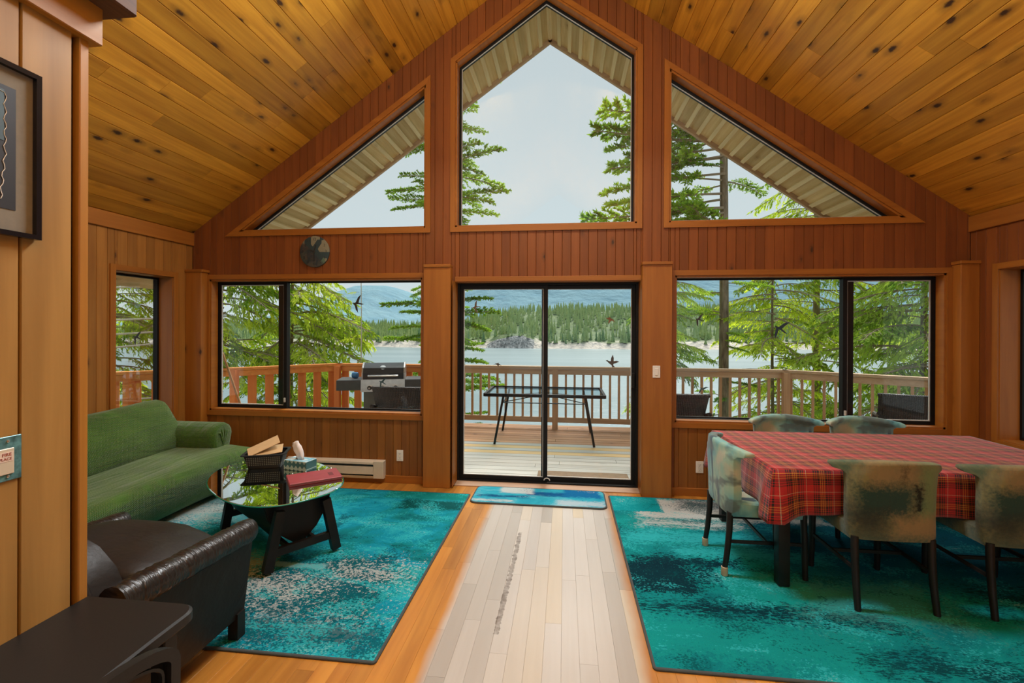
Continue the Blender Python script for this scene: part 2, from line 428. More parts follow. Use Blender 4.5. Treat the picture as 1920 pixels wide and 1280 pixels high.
def pane(root, pts, y, name='pane'):
    MB().prism([Vector((p[0], y, p[1])) for p in pts], (0, .004, 0)).build(name, M_PANE, root)
def rect(x0, x1, z0, z1): return [(x0, z0), (x1, z0), (x1, z1), (x0, z1)]   # counter-clockwise seen from the room

def slider(n, x0, x1, mull, left_sash):
    """two-light slider: a fixed pane and a sliding sash in a black frame"""
    w = structure(empty('window_%d' % n)); z0, z1 = 0.722, 2.172
    casing_poly(w, rect(x0, x1, z0, z1), None); lining(w, rect(x0, x1, z0, z1), t=-.018)
    zi = frame(w, rect(x0, x1, z0, z1), 0.022, 4.785, 4.86, M_BLACKAL)
    a, b = mull
    if left_sash: sx, fx = (x0 + .012, b), (a, x1 - .012)
    else: sx, fx = (a, x1 - .012), (x0 + .012, b)
    si = frame(w, rect(sx[0], sx[1], z0 + .012, z1 - .012), 0.040, 4.790, 4.815, M_BLACKAL, 'sash')
    s = [c for c in w.children if c.name.startswith('sash')][-1]
    MB().rbox(sx[0] + .01 if not left_sash else sx[1] - .03, sx[0] + .03 if not left_sash else sx[1] - .01, 4.775, 4.792, 0.81, 0.86, .004, 1).build('latch', M_GASKET, s)
    MB().box(a, b, 4.816, 4.852, z0 + .02, z1 - .02).build('mullion', M_BLACKAL, w)
    pane(w, si, 4.802)
    frame(w, si, 0.008, 4.800, 4.812, M_GASKET, 'seal')
    fi = rect(fx[0] + .02, fx[1] - .008, z0 + .022, z1 - .022)
    gi = frame(w, rect(fx[0], fx[1], z0 + .012, z1 - .012), .022, 4.825, 4.85, M_BLACKAL, 'fixed_frame')
    pane(w, gi, 4.838)
    return w
slider(1, -3.922, -1.485, (-3.188, -3.073), True)
slider(2, 1.086, 3.524, (2.690, 2.800), False)
def fixed(n, pts):
    w = structure(empty('window_%d' % n)); casing_poly(w, pts, None); lining(w, pts, t=-.018)
    zi = frame(w, pts, 0.040, 4.788, 4.85, M_BLACKAL); frame(w, zi, 0.006, 4.805, 4.815, M_GASKET, 'seal'); pane(w, zi, 4.82); return w
fixed(3, [(-1.137, 2.697), (0.714, 2.697), (0.714, head(0.714)), (XC, head(XC)), (-1.137, head(-1.137))])
fixed(4, [(-3.572, 2.697), (-1.455, 2.697), (-1.455, head(-1.455))])
fixed(5, [(1.026, 2.697), (3.174, 2.697), (1.026, head(1.026))])
def side_window(n, X, sgn, y0, y1, z0, z1):
    w = structure(empty('window_%d' % n)); m = CT; t = .016
    a, b = sorted((X, X + sgn * t))
    MB().box(a, b, y0 - m, y0, z0 - m, z1 + m).build('casing', W_TRIMZ, w); MB().box(a, b, y1, y1 + m, z0 - m, z1 + m).build('casing', W_TRIMZ, w)
    MB().box(a, b, y0, y1, z1, z1 + m).build('casing', W_TRIMY, w); MB().box(a, b, y0, y1, z0 - m, z0).build('casing', W_TRIMY, w)
    a, b = sorted((X, X - sgn * .155)); q = .006
    MB().box(a, b, y0, y0 + q, z0, z1).build('jamb', W_TRIMZ, w); MB().box(a, b, y1 - q, y1, z0, z1).build('jamb', W_TRIMZ, w)
    MB().box(a, b, y0 + q, y1 - q, z1 - q, z1).build('jamb', W_TRIMY, w); MB().box(a, b, y0 + q, y1 - q, z0, z0 + q).build('jamb', W_TRIMY, w)
    a, b = sorted((X - sgn * .155, X - sgn * .205)); q = .026
    f = MB(); f.box(a, b, y0, y0 + q, z0, z1).box(a, b, y1 - q, y1, z0, z1).box(a, b, y0 + q, y1 - q, z1 - q, z1).box(a, b, y0 + q, y1 - q, z0, z0 + q)
    f.build('frame', M_BLACKAL, w)
    a, b = sorted((X - sgn * .178, X - sgn * .182)); MB().box(a, b, y0 + q, y1 - q, z0 + q, z1 - q).build('pane', M_PANE, w)
    return w
side_window(6, XL, 1, 3.796, 4.430, 0.72, 2.172); side_window(7, XR, -1, 3.40, 4.403, 0.70, 2.172)

# sliding door
d = structure(empty('door_1')); x0, x1, z1 = -1.137, 0.758, 2.127
mb = MB().rbox(x0, x1, YW - CTT, YW, z1, z1 + CT, .003, 1); mb.build('casing', W_TRIMX, d)
MB().box(x0, x0 + .006, YW - .1, 4.79, 0.02, z1).build('jamb', W_TRIMZ, d); MB().box(x1 - .006, x1, YW - .1, 4.79, 0.02, z1).build('jamb', W_TRIMZ, d)
MB().box(x0, x1, YW - .002, 4.79, z1 - .006, z1).build('jamb', W_TRIMX, d)
MB().prism([(x0, YW - .01, 0.0), (x0, YW - .01, .008), (x0, 4.80, .022), (x0, 4.80, 0.0)], (x1 - x0, 0, 0)).build('sill', wood('worn_sill', 0, (0.42, 0.27, 0.17), (0.28, 0.17, 0.10), rough=0.6, tone=0.1, knots=0), d)
fr = MB(); fr.box(x0 + .006, x0 + .03, 4.79, 4.88, .02, z1 - .006).box(x1 - .03, x1 - .006, 4.79, 4.88, .02, z1 - .006).box(x0 + .03, x1 - .03, 4.79, 4.88, z1 - .028, z1 - .006).box(x0 + .03, x1 - .03, 4.79, 4.88, .02, .035)
fr.build('frame', M_BLACKAL, d)
for (a, b, y) in ((x0 + .022, -0.172, 4.815), (-0.238, x1 - .022, 4.845)):
    pi = frame(d, rect(a, b, .035, z1 - .022), .045, y, y + .03, M_BLACKAL, 'door_panel')
    pane(d, pi, y + .013); frame(d, pi, .006, y + .008, y + .02, M_GASKET, 'seal')
MB().rbox(.690, .722, 4.805, 4.846, 1.03, 1.19, .006, 2).build('handle', M_BLACKAL, d)
mb = MB(); mb.tube([(-.175 + .03 * math.cos(t), 4.80, .055 + .024 * math.sin(t)) for t in [math.pi * i / 8 for i in range(9)]], .006, 6); mb.build('track_catch', M_GASKET, d)

# ------------------------------------------------------------------ outside: roof overhang, deck, railing
W_SOFFIT = wood('weathered_soffit', 1, (0.80, 0.64, 0.34), (0.60, 0.42, 0.17), knot=(0.30, 0.17, 0.06), rough=0.8, tone=0.35, knots=0.6)
W_BATTEN = wood('soffit_batten', 1, (0.88, 0.76, 0.46), (0.74, 0.56, 0.28), knot=(0.30, 0.17, 0.06), rough=0.8, tone=0.15, knots=0.6)
W_DECKGREY = wood('weathered_deck', 0, (0.50, 0.50, 0.46), (0.34, 0.33, 0.29), knot=(0.12, 0.10, 0.08), rough=0.8, tone=0.25, knots=0.8, kden=.75)
W_DECKTAN = wood('new_deck', 0, (0.62, 0.44, 0.21), (0.5, 0.33, 0.14), rough=0.8, tone=0.1, knots=0.8)
W_DECKBROWN = wood('stained_deck', 0, (0.46, 0.25, 0.12), (0.24, 0.11, 0.05), rough=0.75, tone=0.35, knots=0.8)
def rails(n, axis, light, dark): return wood(n, axis, light, dark, rough=0.7, tone=0.18, knots=0)
W_RAILG = rails('grey_brown_rail', 0, (0.58, 0.42, 0.26), (0.42, 0.27, 0.15)); W_RAILGZ = rails('grey_brown_picket', 2, (0.58, 0.37, 0.20), (0.42, 0.25, 0.13))
W_RAILO = rails('orange_stained_rail', 0, (0.78, 0.30, 0.07), (0.6, 0.2, 0.04)); W_RAILOZ = rails('orange_stained_board', 2, (0.76, 0.24, 0.055), (0.6, 0.17, 0.035))
ov = structure(empty('roof_overhang'))
SOF, Y2 = 5.40, 5.98
for sgn in (-1, 1):
    ex = Vector((sgn, 0, -SL)).normalized(); nz = Vector((-SL * sgn, 0, -1)).normalized(); o0 = Vector((XC, 0, SOF))
    i = 0
    while i * 0.162 < 5.0:
        a = i * 0.162; i += 1
        h = [(a, -.03), (a, 0), (a + .160, 0), (a + .160, -.03)]
        MB().loft([[o0 + ex * s + nz * t + Vector((0, y, 0)) for s, t in h] for y in (YOUT, Y2 - .03)]).build('board', W_SOFFIT, ov)
        h = [(a - .024, 0), (a - .024, .030), (a + .024, .030), (a + .024, 0)]
        MB().loft([[o0 + ex * s + nz * t + Vector((0, y, 0)) for s, t in h] for y in (YOUT, Y2 - .04)]).build('batten', W_BATTEN, ov)
    h = [(0, -.2), (0, .05), (5.0, .05), (5.0, -.2)]
    MB().loft([[o0 + ex * s + nz * t + Vector((0, y, 0)) for s, t in h] for y in (Y2 - .03, Y2 + .012)]).build('fascia', W_RAILG, ov)
    # boards under the side eaves
    X0 = (XL - .16) if sgn < 0 else (XR + .16)
    for j in range(4):
        xa = X0 + sgn * j * .17; xb = xa + sgn * .165
        za, zb = [RIDGE - SL * abs(x - XC) for x in (xa, xb)]
        MB().prism([(xa, -1, za), (xb, -1, zb), (xb, -1, zb + .014), (xa, -1, za + .014)], (0, Y2 - .04 + 1, 0)).build('board', W_SOFFIT, ov)

ZD = -0.05
deck = structure(MB().box(-6.6, 5.4, 4.87, 8.0, ZD - .2, ZD - .045).build('deck', M_BACKING)); rd = random.Random(5)
y = 4.875; i = 0
while y < 7.98:
    m = W_DECKBROWN if y > 6.62 else (W_DECKTAN if i in (9, 11) else W_DECKGREY)
    xs = [-6.6, rd.uniform(-3.2, -1.9), rd.uniform(-.6, 1.6), 5.4]
    for a, b in zip(xs, xs[1:]):
        h = [(y, ZD - .038), (y, ZD - .004), (y + .005, ZD), (y + .131, ZD), (y + .136, ZD - .004), (y + .136, ZD - .038)]
        MB().loft([[(x, yy, z + dz) for yy, z in h] for x, dz in ((a + .002, 0), (b - .002, 0))]).build('board', m, deck)
    y += .144; i += 1
dsh = -1
# outside ground below the deck, water, far shore
k = N('lake_water'); v = k.obj()
hgt = k.math('ADD', k.noise(k.mapping(v, scale=(.35, 1, 1)), 1.2, 4, .6), k.math('MULTIPLY', k.noise(k.mapping(v, scale=(.2, 1, 1)), .18, 3), 1.5))
k.pbr(k.ramp(k.noise(k.mapping(v, scale=(.1, 1, 1)), .05, 3), [(0.35, (0.13, 0.20, 0.215)), (0.65, (0.19, 0.26, 0.275))]), 0.3, k.bump(hgt, 0.6, .25), 0.0, .5)
M_WATER = k.m
ZW = -16.0
structure(MB().box(-1500, 1500, 20, 500, ZW - .5, ZW).build('water', M_WATER))

def railing(name, label, pts, posts_at, style, z1=1.0):
    """cap rail, stiffeners, posts and pickets along a polyline on the deck"""
    t = thing(name, label, 'railing', (pts[0][0], pts[0][1], ZD)); inv = Matrix.Translation((-pts[0][0], -pts[0][1], -ZD))
    cm, zm = (W_RAILO, W_RAILOZ) if style == 'boards' else (W_RAILG, W_RAILGZ)
    P = [Vector((a, b, 0)) for a, b in pts]
    for a, b in zip(P, P[1:]):
        d_ = (b - a).normalized(); L = (b - a).length; nrm = Vector((-d_.y, d_.x, 0))
        if nrm.y > 0: nrm = -nrm
        ext = d_ * .05
        MB().bar(a - ext + Vector((0, 0, z1 - .02)), b + ext + Vector((0, 0, z1 - .02)), .14, .038).xf(inv).build('cap_rail', cm, t)
        inn = nrm * .03
        MB().bar(a + inn + Vector((0, 0, z1 - .09)), b + inn + Vector((0, 0, z1 - .09)), .038, .09).xf(inv).build('top_rail', cm, t)
        MB().bar(a + inn + Vector((0, 0, .10)), b + inn + Vector((0, 0, .10)), .038, .085).xf(inv).build('bottom_rail', cm, t)
        pitch, w, th = (.245, .125, .03) if style == 'boards' else (.148, .036, .036)
        nn = max(2, round(L / pitch)); 
        for i in range(nn):
            c = a + d_ * L * (i + .5) / nn
            MB().bar(c + Vector((0, 0, .06)), c + Vector((0, 0, z1 - .05)), w, th, nrm).xf(inv).build('picket', zm, t)
    for a, b in posts_at:
        MB().box(a - .047, a + .047, b - .047, b + .047, ZD, z1 - .04).xf(inv).build('post', zm, t)
    return t
railing('deck_railing', 'grey brown picket railing straight across the deck behind the glass table', [(-1.80, 7.83), (3.47, 7.74)], [(-.15, 7.76), (1.7, 7.73)], 'pickets')
railing('deck_railing', 'grey brown picket railing turning back along the side of the deck under the cedars', [(3.50, 7.72), (4.95, 6.78), (5.35, 6.45)], [(3.47, 7.66), (4.93, 6.72)], 'pickets')
railing('deck_railing', 'orange stained railing of wide upright boards behind the grill, turning back to the left', [(-1.90, 7.83), (-4.02, 7.84), (-5.3, 6.65), (-6.45, 5.75)], [(-1.95, 7.75), (-4.0, 7.74), (-5.18, 6.70), (-6.2, 5.9)], 'boards')

# ------------------------------------------------------------------ far shore and hills
def hillmesh(x0, x1, nx, rows, hfn, seed):
    mb = MB(); vs = []
    for j, yy in enumerate(rows):
        for i in range(nx + 1):
            x = x0 + (x1 - x0) * i / nx
            vs.append((x, yy, hfn(x, yy, j)))
    n = nx + 1
    mb.add(vs, [(j * n + i, j * n + i + 1, (j + 1) * n + i + 1, (j + 1) * n + i) for j in range(len(rows) - 1) for i in range(nx)])
    return mb
def sstep(a, b, x):
    t = min(1, max(0, (x - a) / (b - a))); return t * t * (3 - 2 * t)
def nz3(x, y, z=0.0): return mnoise.noise(Vector((x, y, z)))
def shore_y(x): return 392 + 10 * nz3(x * .02, 3.1) + 4 * nz3(x * .09, 1.7) + 26 * sstep(60, 200, x) - 12 * sstep(200, 330, x)
def hill_h(x, y):
    """height of the far bank; steep rock first, forest above"""
    d = y - shore_y(x)
    top = 34 - 20 * sstep(-60, -230, -0 + x * 1.0) if False else 15 + 23 * sstep(-190, -20, x) - 8 * sstep(150, 420, x)
    cl = sstep(-66, -56, x) * (1 - sstep(-36, -22, x))
    return ZW + 5.5 * cl * sstep(1, 6, d) * (1 - sstep(12, 90, d)) + 5.5 * sstep(0, 14, d) + (top - 5) * sstep(4, 190, d) + 2.5 * nz3(x * .03, y * .03) * sstep(3, 30, d) - (2.0 if d < -2 else 0)
k = N('rocky_forest_bank'); v = k.obj(); z = k.n('SeparateXYZ', {0: v}).outputs[2]
rk = k.ramp(k.noise(k.mapping(v, scale=(1, 1, 2.5)), .22, 5, .65), [(0.35, (0.30, 0.29, 0.27)), (0.5, (0.55, 0.50, 0.43)), (0.68, (0.68, 0.60, 0.50))])
gn = k.ramp(k.noise(v, .12, 5), [(0.3, (0.05, 0.10, 0.04)), (0.7, (0.16, 0.22, 0.08))])
hz = k.math('ADD', z, k.math('MULTIPLY', k.math('SUBTRACT', k.noise(v, .05, 4), .5), 14))
sx_ = k.n('SeparateXYZ', {0: v}); inx = k.math('MULTIPLY', k.math('GREATER_THAN', sx_.outputs[0], -68.0), k.math('LESS_THAN', sx_.outputs[0], -26.0)); inx = k.math('MULTIPLY', inx, k.math('LESS_THAN', sx_.outputs[1], 403.0))
cliff = k.ramp(k.noise(k.mapping(v, scale=(1, 1, .2)), .55, 5, .7), [(.35, (.05, .06, .06)), (.5, (.20, .21, .21)), (.65, (.42, .42, .41))])
k.pbr(k.mix(inx, k.mix(k.ramp(k.math('MULTIPLY', k.math('ADD', hz, 16), .05), [(0.22, 0.0), (0.38, 1.0)]), rk, gn), cliff), .9, k.bump(k.noise(v, .5, 4), .8, 1.5)); M_BANK = k.m
rows = [380, 388, 392, 396, 400, 404, 409, 415, 422, 430, 440, 455, 475, 500, 530, 570, 620]
bank = hillmesh(-700, 800, 190, rows, lambda x, y, j: hill_h(x, y), 1).build('far_shore', M_BANK, None, 180); structure(bank)
k = N('haze_tinted_mountain'); v = k.obj()
k.pbr(k.ramp(k.noise(k.mapping(v, scale=(1, 1, 2)), .006, 5, .65), [(0.3, (0.16, 0.28, 0.35)), (0.7, (0.23, 0.36, 0.41))]), 1.0, k.bump(k.noise(v, .012, 5), .5, 40), 0, 0.0); M_MTN = k.m  # distance haze put into the bluish base colour
def mtn_h(x, y, j):
    t = sstep(1500, 2500, y) - .35 * sstep(2600, 3200, y)
    ridge = 60 + 215 * math.exp(-((x + 1080) / 330) ** 2) + 300 * sstep(-760, -250, x) + 40 * nz3(x * .002, 5.2) + 14 * nz3(x * .008, 2.2)
    return -20 + ridge * t + 12 * nz3(x * .006, y * .006)
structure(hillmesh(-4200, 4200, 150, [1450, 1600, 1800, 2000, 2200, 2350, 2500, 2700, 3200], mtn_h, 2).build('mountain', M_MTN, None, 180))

# conifers on the far bank
k = N('far_conifer'); v = k.obj(); rn = k.n('TexWhiteNoise', {'Vector': k.mapping(v, scale=(.12, .12, .04))}, noise_dimensions='3D')
k.pbr(k.ramp(k.math('ADD', k.math('MULTIPLY', k.noise(v, .09, 5, .7), .75), k.math('MULTIPLY', k.rnd(), .25)), [(0.22, (0.08, 0.17, 0.10)), (0.45, (0.17, 0.28, 0.12)), (0.7, (0.36, 0.44, 0.18))]), .9, None, 0, 0.0); M_FAR = k.m
def conifer(mb, x, y, z, h, r, tiers, sides, rg):
    for t in range(tiers):
        f0 = t / tiers; zb = z + h * (.06 + .84 * f0); zt = min(z + h, zb + h * 1.7 / tiers); rr = r * (1 - f0 * .88); a0 = rg.random() * 6
        ring = []
        for s in range(sides):
            q = rr * rg.uniform(.65, 1.15); a = a0 + 2 * math.pi * s / sides
            ring.append((x + q * math.cos(a), y + q * math.sin(a), zb + rg.uniform(-.02, .02) * h))
        b = len(mb.v); mb.add(ring + [(x, y, zt)], [(s, (s + 1) % sides, sides) for s in range(sides)])
    return mb
rg = random.Random(21); variants = []
for i in range(4):
    mb = MB(); conifer(mb, 0, 0, 0, 1.0, rg.uniform(.15, .21), 8, 7, rg); variants.append(mb.mesh('conifer', M_FAR))
stuff = MB(); singles = []
for i in range(9000):
    x = rg.uniform(-560, 640); d = rg.uniform(9, 200) ** 1.0; y = shore_y(x) + d
    if abs(x / y + .12) < .14 and rg.random() < .12: continue
    dens = .5 + .5 * nz3(x * .02, y * .02, 4)
    clear = sstep(.15, .3, nz3(x * .011 + 7, y * .012, 9)) * sstep(90, 30, d) if d < 90 else 0
    if rg.random() < .25 * (1 - dens) + .85 * clear: continue
    # bare cliff
    if -62 < x < -28 and d < 9.5: continue
    if 85 < x < 160 and d < 24 and rg.random() < .85: continue
    h = rg.uniform(6, 13) * (0.75 + .6 * dens)
    if d < 40 and -20 < x < 60 and d > 9 and len(singles) < 90 or (d < 24 and len(singles) < 240): singles.append((x, y, h))
    else: conifer(stuff, x, y, hill_h(x, y) - .5, h, h * rg.uniform(.14, .2), 4, 5, rg)
o = stuff.build('forest', M_FAR); o['kind'] = 'stuff'; o['label'] = 'dense conifer forest covering the hill across the water'; o['category'] = 'forest'
for i, (x, y, h) in enumerate(singles):
    o = bpy.data.objects.new('conifer', variants[i % 4]); COL.objects.link(o)
    o.location = (x, y, hill_h(x, y) - .5); o.scale = (h, h, h); o.rotation_euler = (0, 0, rg.random() * 6)
    tag(o, 'small distant conifer along the rocky shore across the water', 'tree', 'conifers along the far shore')

# ------------------------------------------------------------------ near trees
def leaf_mat(name, a, b, trans=0.5):
    k = N(name); v = k.obj(); f = k.math('ADD', k.math('MULTIPLY', k.noise(v, 7.0, 4, .65), .75), k.math('MULTIPLY', k.rnd(), .25))
    c = k.ramp(f, [(0.34, a), (0.62, b)])
    df = k.n('BsdfDiffuse', {0: c}); tl = k.n('BsdfTranslucent', {0: k.mix(1.0, c, (1.25, 1.3, .7), 'MULTIPLY')})
    return k.surf(k.n('MixShader', {0: trans, 1: df.outputs[0], 2: tl.outputs[0]}).outputs[0])
L_FIR = leaf_mat('fir_needles', (0.08, 0.19, 0.03), (0.38, 0.56, 0.09), .4)
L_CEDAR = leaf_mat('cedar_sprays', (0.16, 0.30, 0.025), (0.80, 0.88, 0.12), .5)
L_CEDAR2 = leaf_mat('shaded_cedar_sprays', (0.13, 0.27, 0.04), (0.56, 0.70, 0.15), .5)  # darker cedar copy, shade put into the leaf colour
k = N('bark'); v = k.obj(); g = k.noise(k.mapping(v, scale=(1, 1, .18)), 14, 5, .65)
k.pbr(k.ramp(g, [(0.3, (0.10, 0.075, 0.05)), (0.65, (0.34, 0.28, 0.20))]), .95, k.bump(g, .8, .03), 0, .1); M_BARK = k.m
M_TWIG = simple('pale_twig', (0.30, 0.24, 0.17), .9)
M_DEADTWIG = simple('bleached_twig', (0.62, 0.56, 0.46), .9)

def quadleaf(mb, p, d, up, L, w):
    d = d.normalized(); s_ = d.cross(up)
    if s_.length < 1e-4: s_ = d.orthogonal()
    s_ = s_.normalized() * w
    mb.add([p, p + d * L * .45 + s_, p + d * L, p + d * L * .45 - s_], [(0, 1, 2, 3)])
def branch_mesh(kind, seed, m):
    """one bough along +X, unit length: returns (needles mesh, wood mesh)"""
    g = random.Random(seed); lf = MB(); wd = MB()
    droop = .34 if kind == 'cedar' else .10
    def main(t): return Vector((t, .05 * math.sin(t * 4 + seed), (-droop * t * t + (.10 * t if kind == 'cedar' else .05 * t))))
    wd.tube([main(i / 7) for i in range(8)], [.012 * (1 - i / 8) + .002 for i in range(8)], 4)
    nt = 15 if kind == 'cedar' else 17
    for i in range(nt):
        t = .16 + .84 * (i + g.random() * .6) / nt
        for sd in (-1, 1):
            L = (.36 if kind == 'cedar' else .27) * (1.08 - t * .72) * g.uniform(.6, 1.15)
            dirn = Vector((g.uniform(.55, .9), sd * g.uniform(.5, .9), g.uniform(-.35, .05) if kind == 'cedar' else g.uniform(-.12, .28))).normalized()
            p0 = main(min(t, 1)); dz = .45 if kind == 'cedar' else .12
            tw = [p0 + dirn * L * q + Vector((0, 0, -dz * L * q * q)) for q in (0, .35, .7, 1)]
            wd.tube(tw, [.004, .003, .002, .001], 3, False)
            nl = 15 if kind == 'cedar' else 15
            for j in range(nl):
                q = .12 + .88 * (j + g.random()) / nl
                p = p0 + dirn * L * q + Vector((0, 0, -dz * L * q * q))
                if kind == 'cedar':
                    d_ = dirn * .7 + Vector((g.uniform(-.5, .5), g.uniform(-.5, .5), g.uniform(-1.0, -.15)))
                    quadleaf(lf, p, d_, Vector((g.uniform(-.6, .6), g.uniform(-.6, .6), 1)), g.uniform(.045, .085), g.uniform(.007, .012))
                else:
                    for e in range(2):
                        d_ = dirn * .8 + Vector((g.uniform(-.9, .9), g.uniform(-.9, .9), g.uniform(-.45, .8)))
                        quadleaf(lf, p, d_, Vector((g.uniform(-1, 1), g.uniform(-1, 1), 1)), g.uniform(.03, .058), g.uniform(.007, .012))
    return lf.mesh('bough', m), wd.mesh('twig', M_TWIG)
BM = {}
for kind, m in (('fir', L_FIR), ('cedar', L_CEDAR), ('cedar2', L_CEDAR2)):
    BM[kind] = [branch_mesh('fir' if kind == 'fir' else 'cedar', s, m) for s in (1, 2, 3)]
def near_tree(name, label, x, y, zb, zt, r0, kind, spec, seed, lean=(0, 0), bark=M_BARK, group=None):
    """trunk and boughs; spec = list of (z0, z1, number, length low, length high, azimuth centre, azimuth spread)"""
    g = random.Random(seed); t = thing(name, label, 'tree', (x, y, zb), 0, group)
    H_ = zt - zb
    pts = [Vector((lean[0] * q + .06 * math.sin(q * 5 + seed), lean[1] * q, H_ * q)) for q in [i / 9 for i in range(10)]]
    MB().tube(pts, [r0 * (1 - .75 * i / 9) for i in range(10)], 10).build('trunk', bark, t, 60)
    for (z0, z1, n, la, lb, az, sp) in spec:
        for i in range(n):
            z = z0 + (z1 - z0) * (i + g.random()) / n; q = (z - zb) / H_
            p = Vector((lean[0] * q, lean[1] * q, z - zb)); a = R(az + g.uniform(-sp, sp)); L = g.uniform(la, lb)
            M = Matrix.Translation(p) @ Matrix.Rotation(a, 4, 'Z') @ Matrix.Rotation(g.uniform(-.18, .22), 4, 'Y') @ Matrix.Rotation(g.uniform(-.3, .3), 4, 'X') @ Matrix.Diagonal((L, L * g.uniform(.85, 1.15), L, 1))
            nm, wm = BM[kind][g.randrange(3)]
            b = shared('bough', nm, t, M); shared('twig', wm, b)
    return t
structure(MB().prism([(-40, 4.0, -2.2), (-40, 20, -16.2), (-40, 20, -17), (-40, -5, -17), (-40, -5, -2.2)], (80, 0, 0)).build('ground', simple('forest_floor', (0.10, 0.08, 0.045), .95)))
def gz(y): return -2.3 - (y - 4) * .875
near_tree('fir_tree', 'dark green fir half hidden by the post left of the door', -3.62, 13.2, gz(13.2), 9.6, .15, 'fir',
          [(-2.2, 9.3, 95, 1.0, 1.75, 0, 180), (2.9, 6.5, 9, 1.6, 2.1, 10, 40), (-.5, 3, 10, 1.4, 1.9, 0, 60)], 4)
near_tree('cedar_tree', 'bright yellow green cedar filling the left front window', -7.5, 12.0, gz(12), 5.7, .09, 'cedar',
          [(-3.0, 4.9, 80, 1.0, 2.2, 0, 180), (-.8, 3.2, 16, 1.8, 2.7, -15, 35)], 8)
near_tree('cedar_tree', 'cedar with a stout bare lower trunk at the left edge of the left front window', -8.9, 11.0, gz(11), 9, .15, 'cedar',
          [(-3, 7, 70, 1.2, 2.3, 0, 180), (0.6, 3.2, 12, 1.8, 2.5, -20, 45)], 9)
near_tree('dead_sapling', 'thin leafless sapling rising behind the grill', -5.12, 11.0, gz(11), 3.3, .035, 'cedar', [(.6, 3.1, 6, .25, .6, 0, 180)], 10, bark=M_DEADTWIG)
near_tree('fir_tree', 'tall fir with a straight thick trunk in the right front window', 3.58, 11.0, gz(11), 15, .15, 'fir',
          [(2.9, 9, 26, 1.1, 2.2, 180, 60), (3.6, 6.8, 9, 2.4, 3.1, 183, 14), (2.6, 9, 10, 1.0, 2.0, 0, 50), (-3.5, 2.7, 26, .5, 1.3, 200, 140)], 12)
near_tree('cedar_tree', 'slender cedar with drooping sprays behind the middle of the right front window', 5.0, 11.6, gz(11.6), 3.6, .075, 'cedar',
          [(-3.2, 3.4, 95, .7, 1.8, 0, 180)], 13)
near_tree('cedar_tree', 'mossy trunked cedar standing beside the right window divider', 6.7, 13.0, gz(13), 11, .14, 'cedar',
          [(-3.2, 6.6, 90, .9, 2.0, 0, 180)], 14)
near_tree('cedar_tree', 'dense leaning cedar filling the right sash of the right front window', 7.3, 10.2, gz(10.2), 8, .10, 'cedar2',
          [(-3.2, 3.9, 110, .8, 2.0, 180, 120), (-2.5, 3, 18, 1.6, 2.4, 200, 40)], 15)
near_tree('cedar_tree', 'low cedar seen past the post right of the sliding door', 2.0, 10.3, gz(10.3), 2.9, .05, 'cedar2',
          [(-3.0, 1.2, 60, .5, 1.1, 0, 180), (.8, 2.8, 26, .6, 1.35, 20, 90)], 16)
near_tree('cedar_tree', 'feathery cedar outside the narrow side window', -10.9, 9.9, gz(9.9), 9, .12, 'cedar', [(-3.5, 5, 120, 1.0, 2.3, 0, 180)], 17)
t = near_tree('dead_tree', 'bare tree with pale outstretched branches outside the narrow side window', -9.75, 7.45, gz(7.45), 9, .13, 'cedar', [], 18)
g = random.Random(3)
for i in range(13):
    z = -0.5 + i * .30; a = R(g.uniform(30, 62)) if i % 4 else R(g.uniform(180, 260)); L = g.uniform(2.0, 2.9)
    p = Vector((0, 0, z - gz(7.45))); e = Vector((math.cos(a) * L, math.sin(a) * L, g.uniform(.0, .45)))
    MB().tube([p, p + e * .4 + Vector((0, 0, .06)), p + e * .75 + Vector((0, 0, .02)), p + e], [.03, .024, .017, .006], 5).build('branch', M_DEADTWIG, t, 60)
for i, (x, y, z, s, lab) in enumerate(((-.9, 9.4, -1.5, .75, 'leafy green shrub showing under the railing left of the glass table'), (.15, 9.3, -1.3, .62, 'leafy green shrub showing under the railing behind the glass table'),
                                      (4.3, 9.6, -1.2, 1.2, 'bright bush below the railing in the right front window'), (-6.3, 9.4, -1.0, 1.3, 'bright bush behind the orange railing'), (6.2, 9.0, -.8, 1.2, 'bush crowding the angled railing at the far right'))):
    g = random.Random(40 + i); t = thing('shrub', lab, 'shrub', (x, y, gz(y)), 0)
    MB().tube([(0, 0, 0), (0, 0, z - gz(y))], [.05, .02], 6).build('stem', M_BARK, t)
    for q in range(16):
        M = Matrix.Translation((0, 0, z - gz(y) + g.uniform(-.6, .5) * s)) @ Matrix.Rotation(R(q * 137), 4, 'Z') @ Matrix.Rotation(g.uniform(-.9, .1), 4, 'Y') @ Matrix.Scale(s * g.uniform(.7, 1.1), 4)
        shared('bough', BM['cedar'][q % 3][0], t, M)

# ------------------------------------------------------------------ things on the deck
# patio table with a glass top
t = thing('patio_table', 'long glass topped patio table on splayed black legs beyond the sliding door', 'table', (-.29, 7.08, ZD))
k = N('frosted_table_glass'); tr = k.n('BsdfTransparent', {0: (.80, .88, .90, 1)}); gl = k.n('BsdfGlossy', {'Roughness': .05}); fr = k.n('Fresnel', {'IOR': 1.25}).outputs[0]
M_TGLASS = k.surf(k.n('MixShader', {0: k.math('MULTIPLY', fr, .3), 1: tr.outputs[0], 2: gl.outputs[0]}).outputs[0])
MB().box(-.83, .83, -.41, .41, .725, .731).build('glass_top', M_TGLASS, t)
f = MB()
for a, b in (((-.87, -.44), (.87, -.44)), ((.87, -.44), (.87, .44)), ((.87, .44), (-.87, .44)), ((-.87, .44), (-.87, -.44))): f.bar((a[0], a[1], .715), (b[0], b[1], .715), .035, .045)
f.build('frame', M_BLACKAL, t)
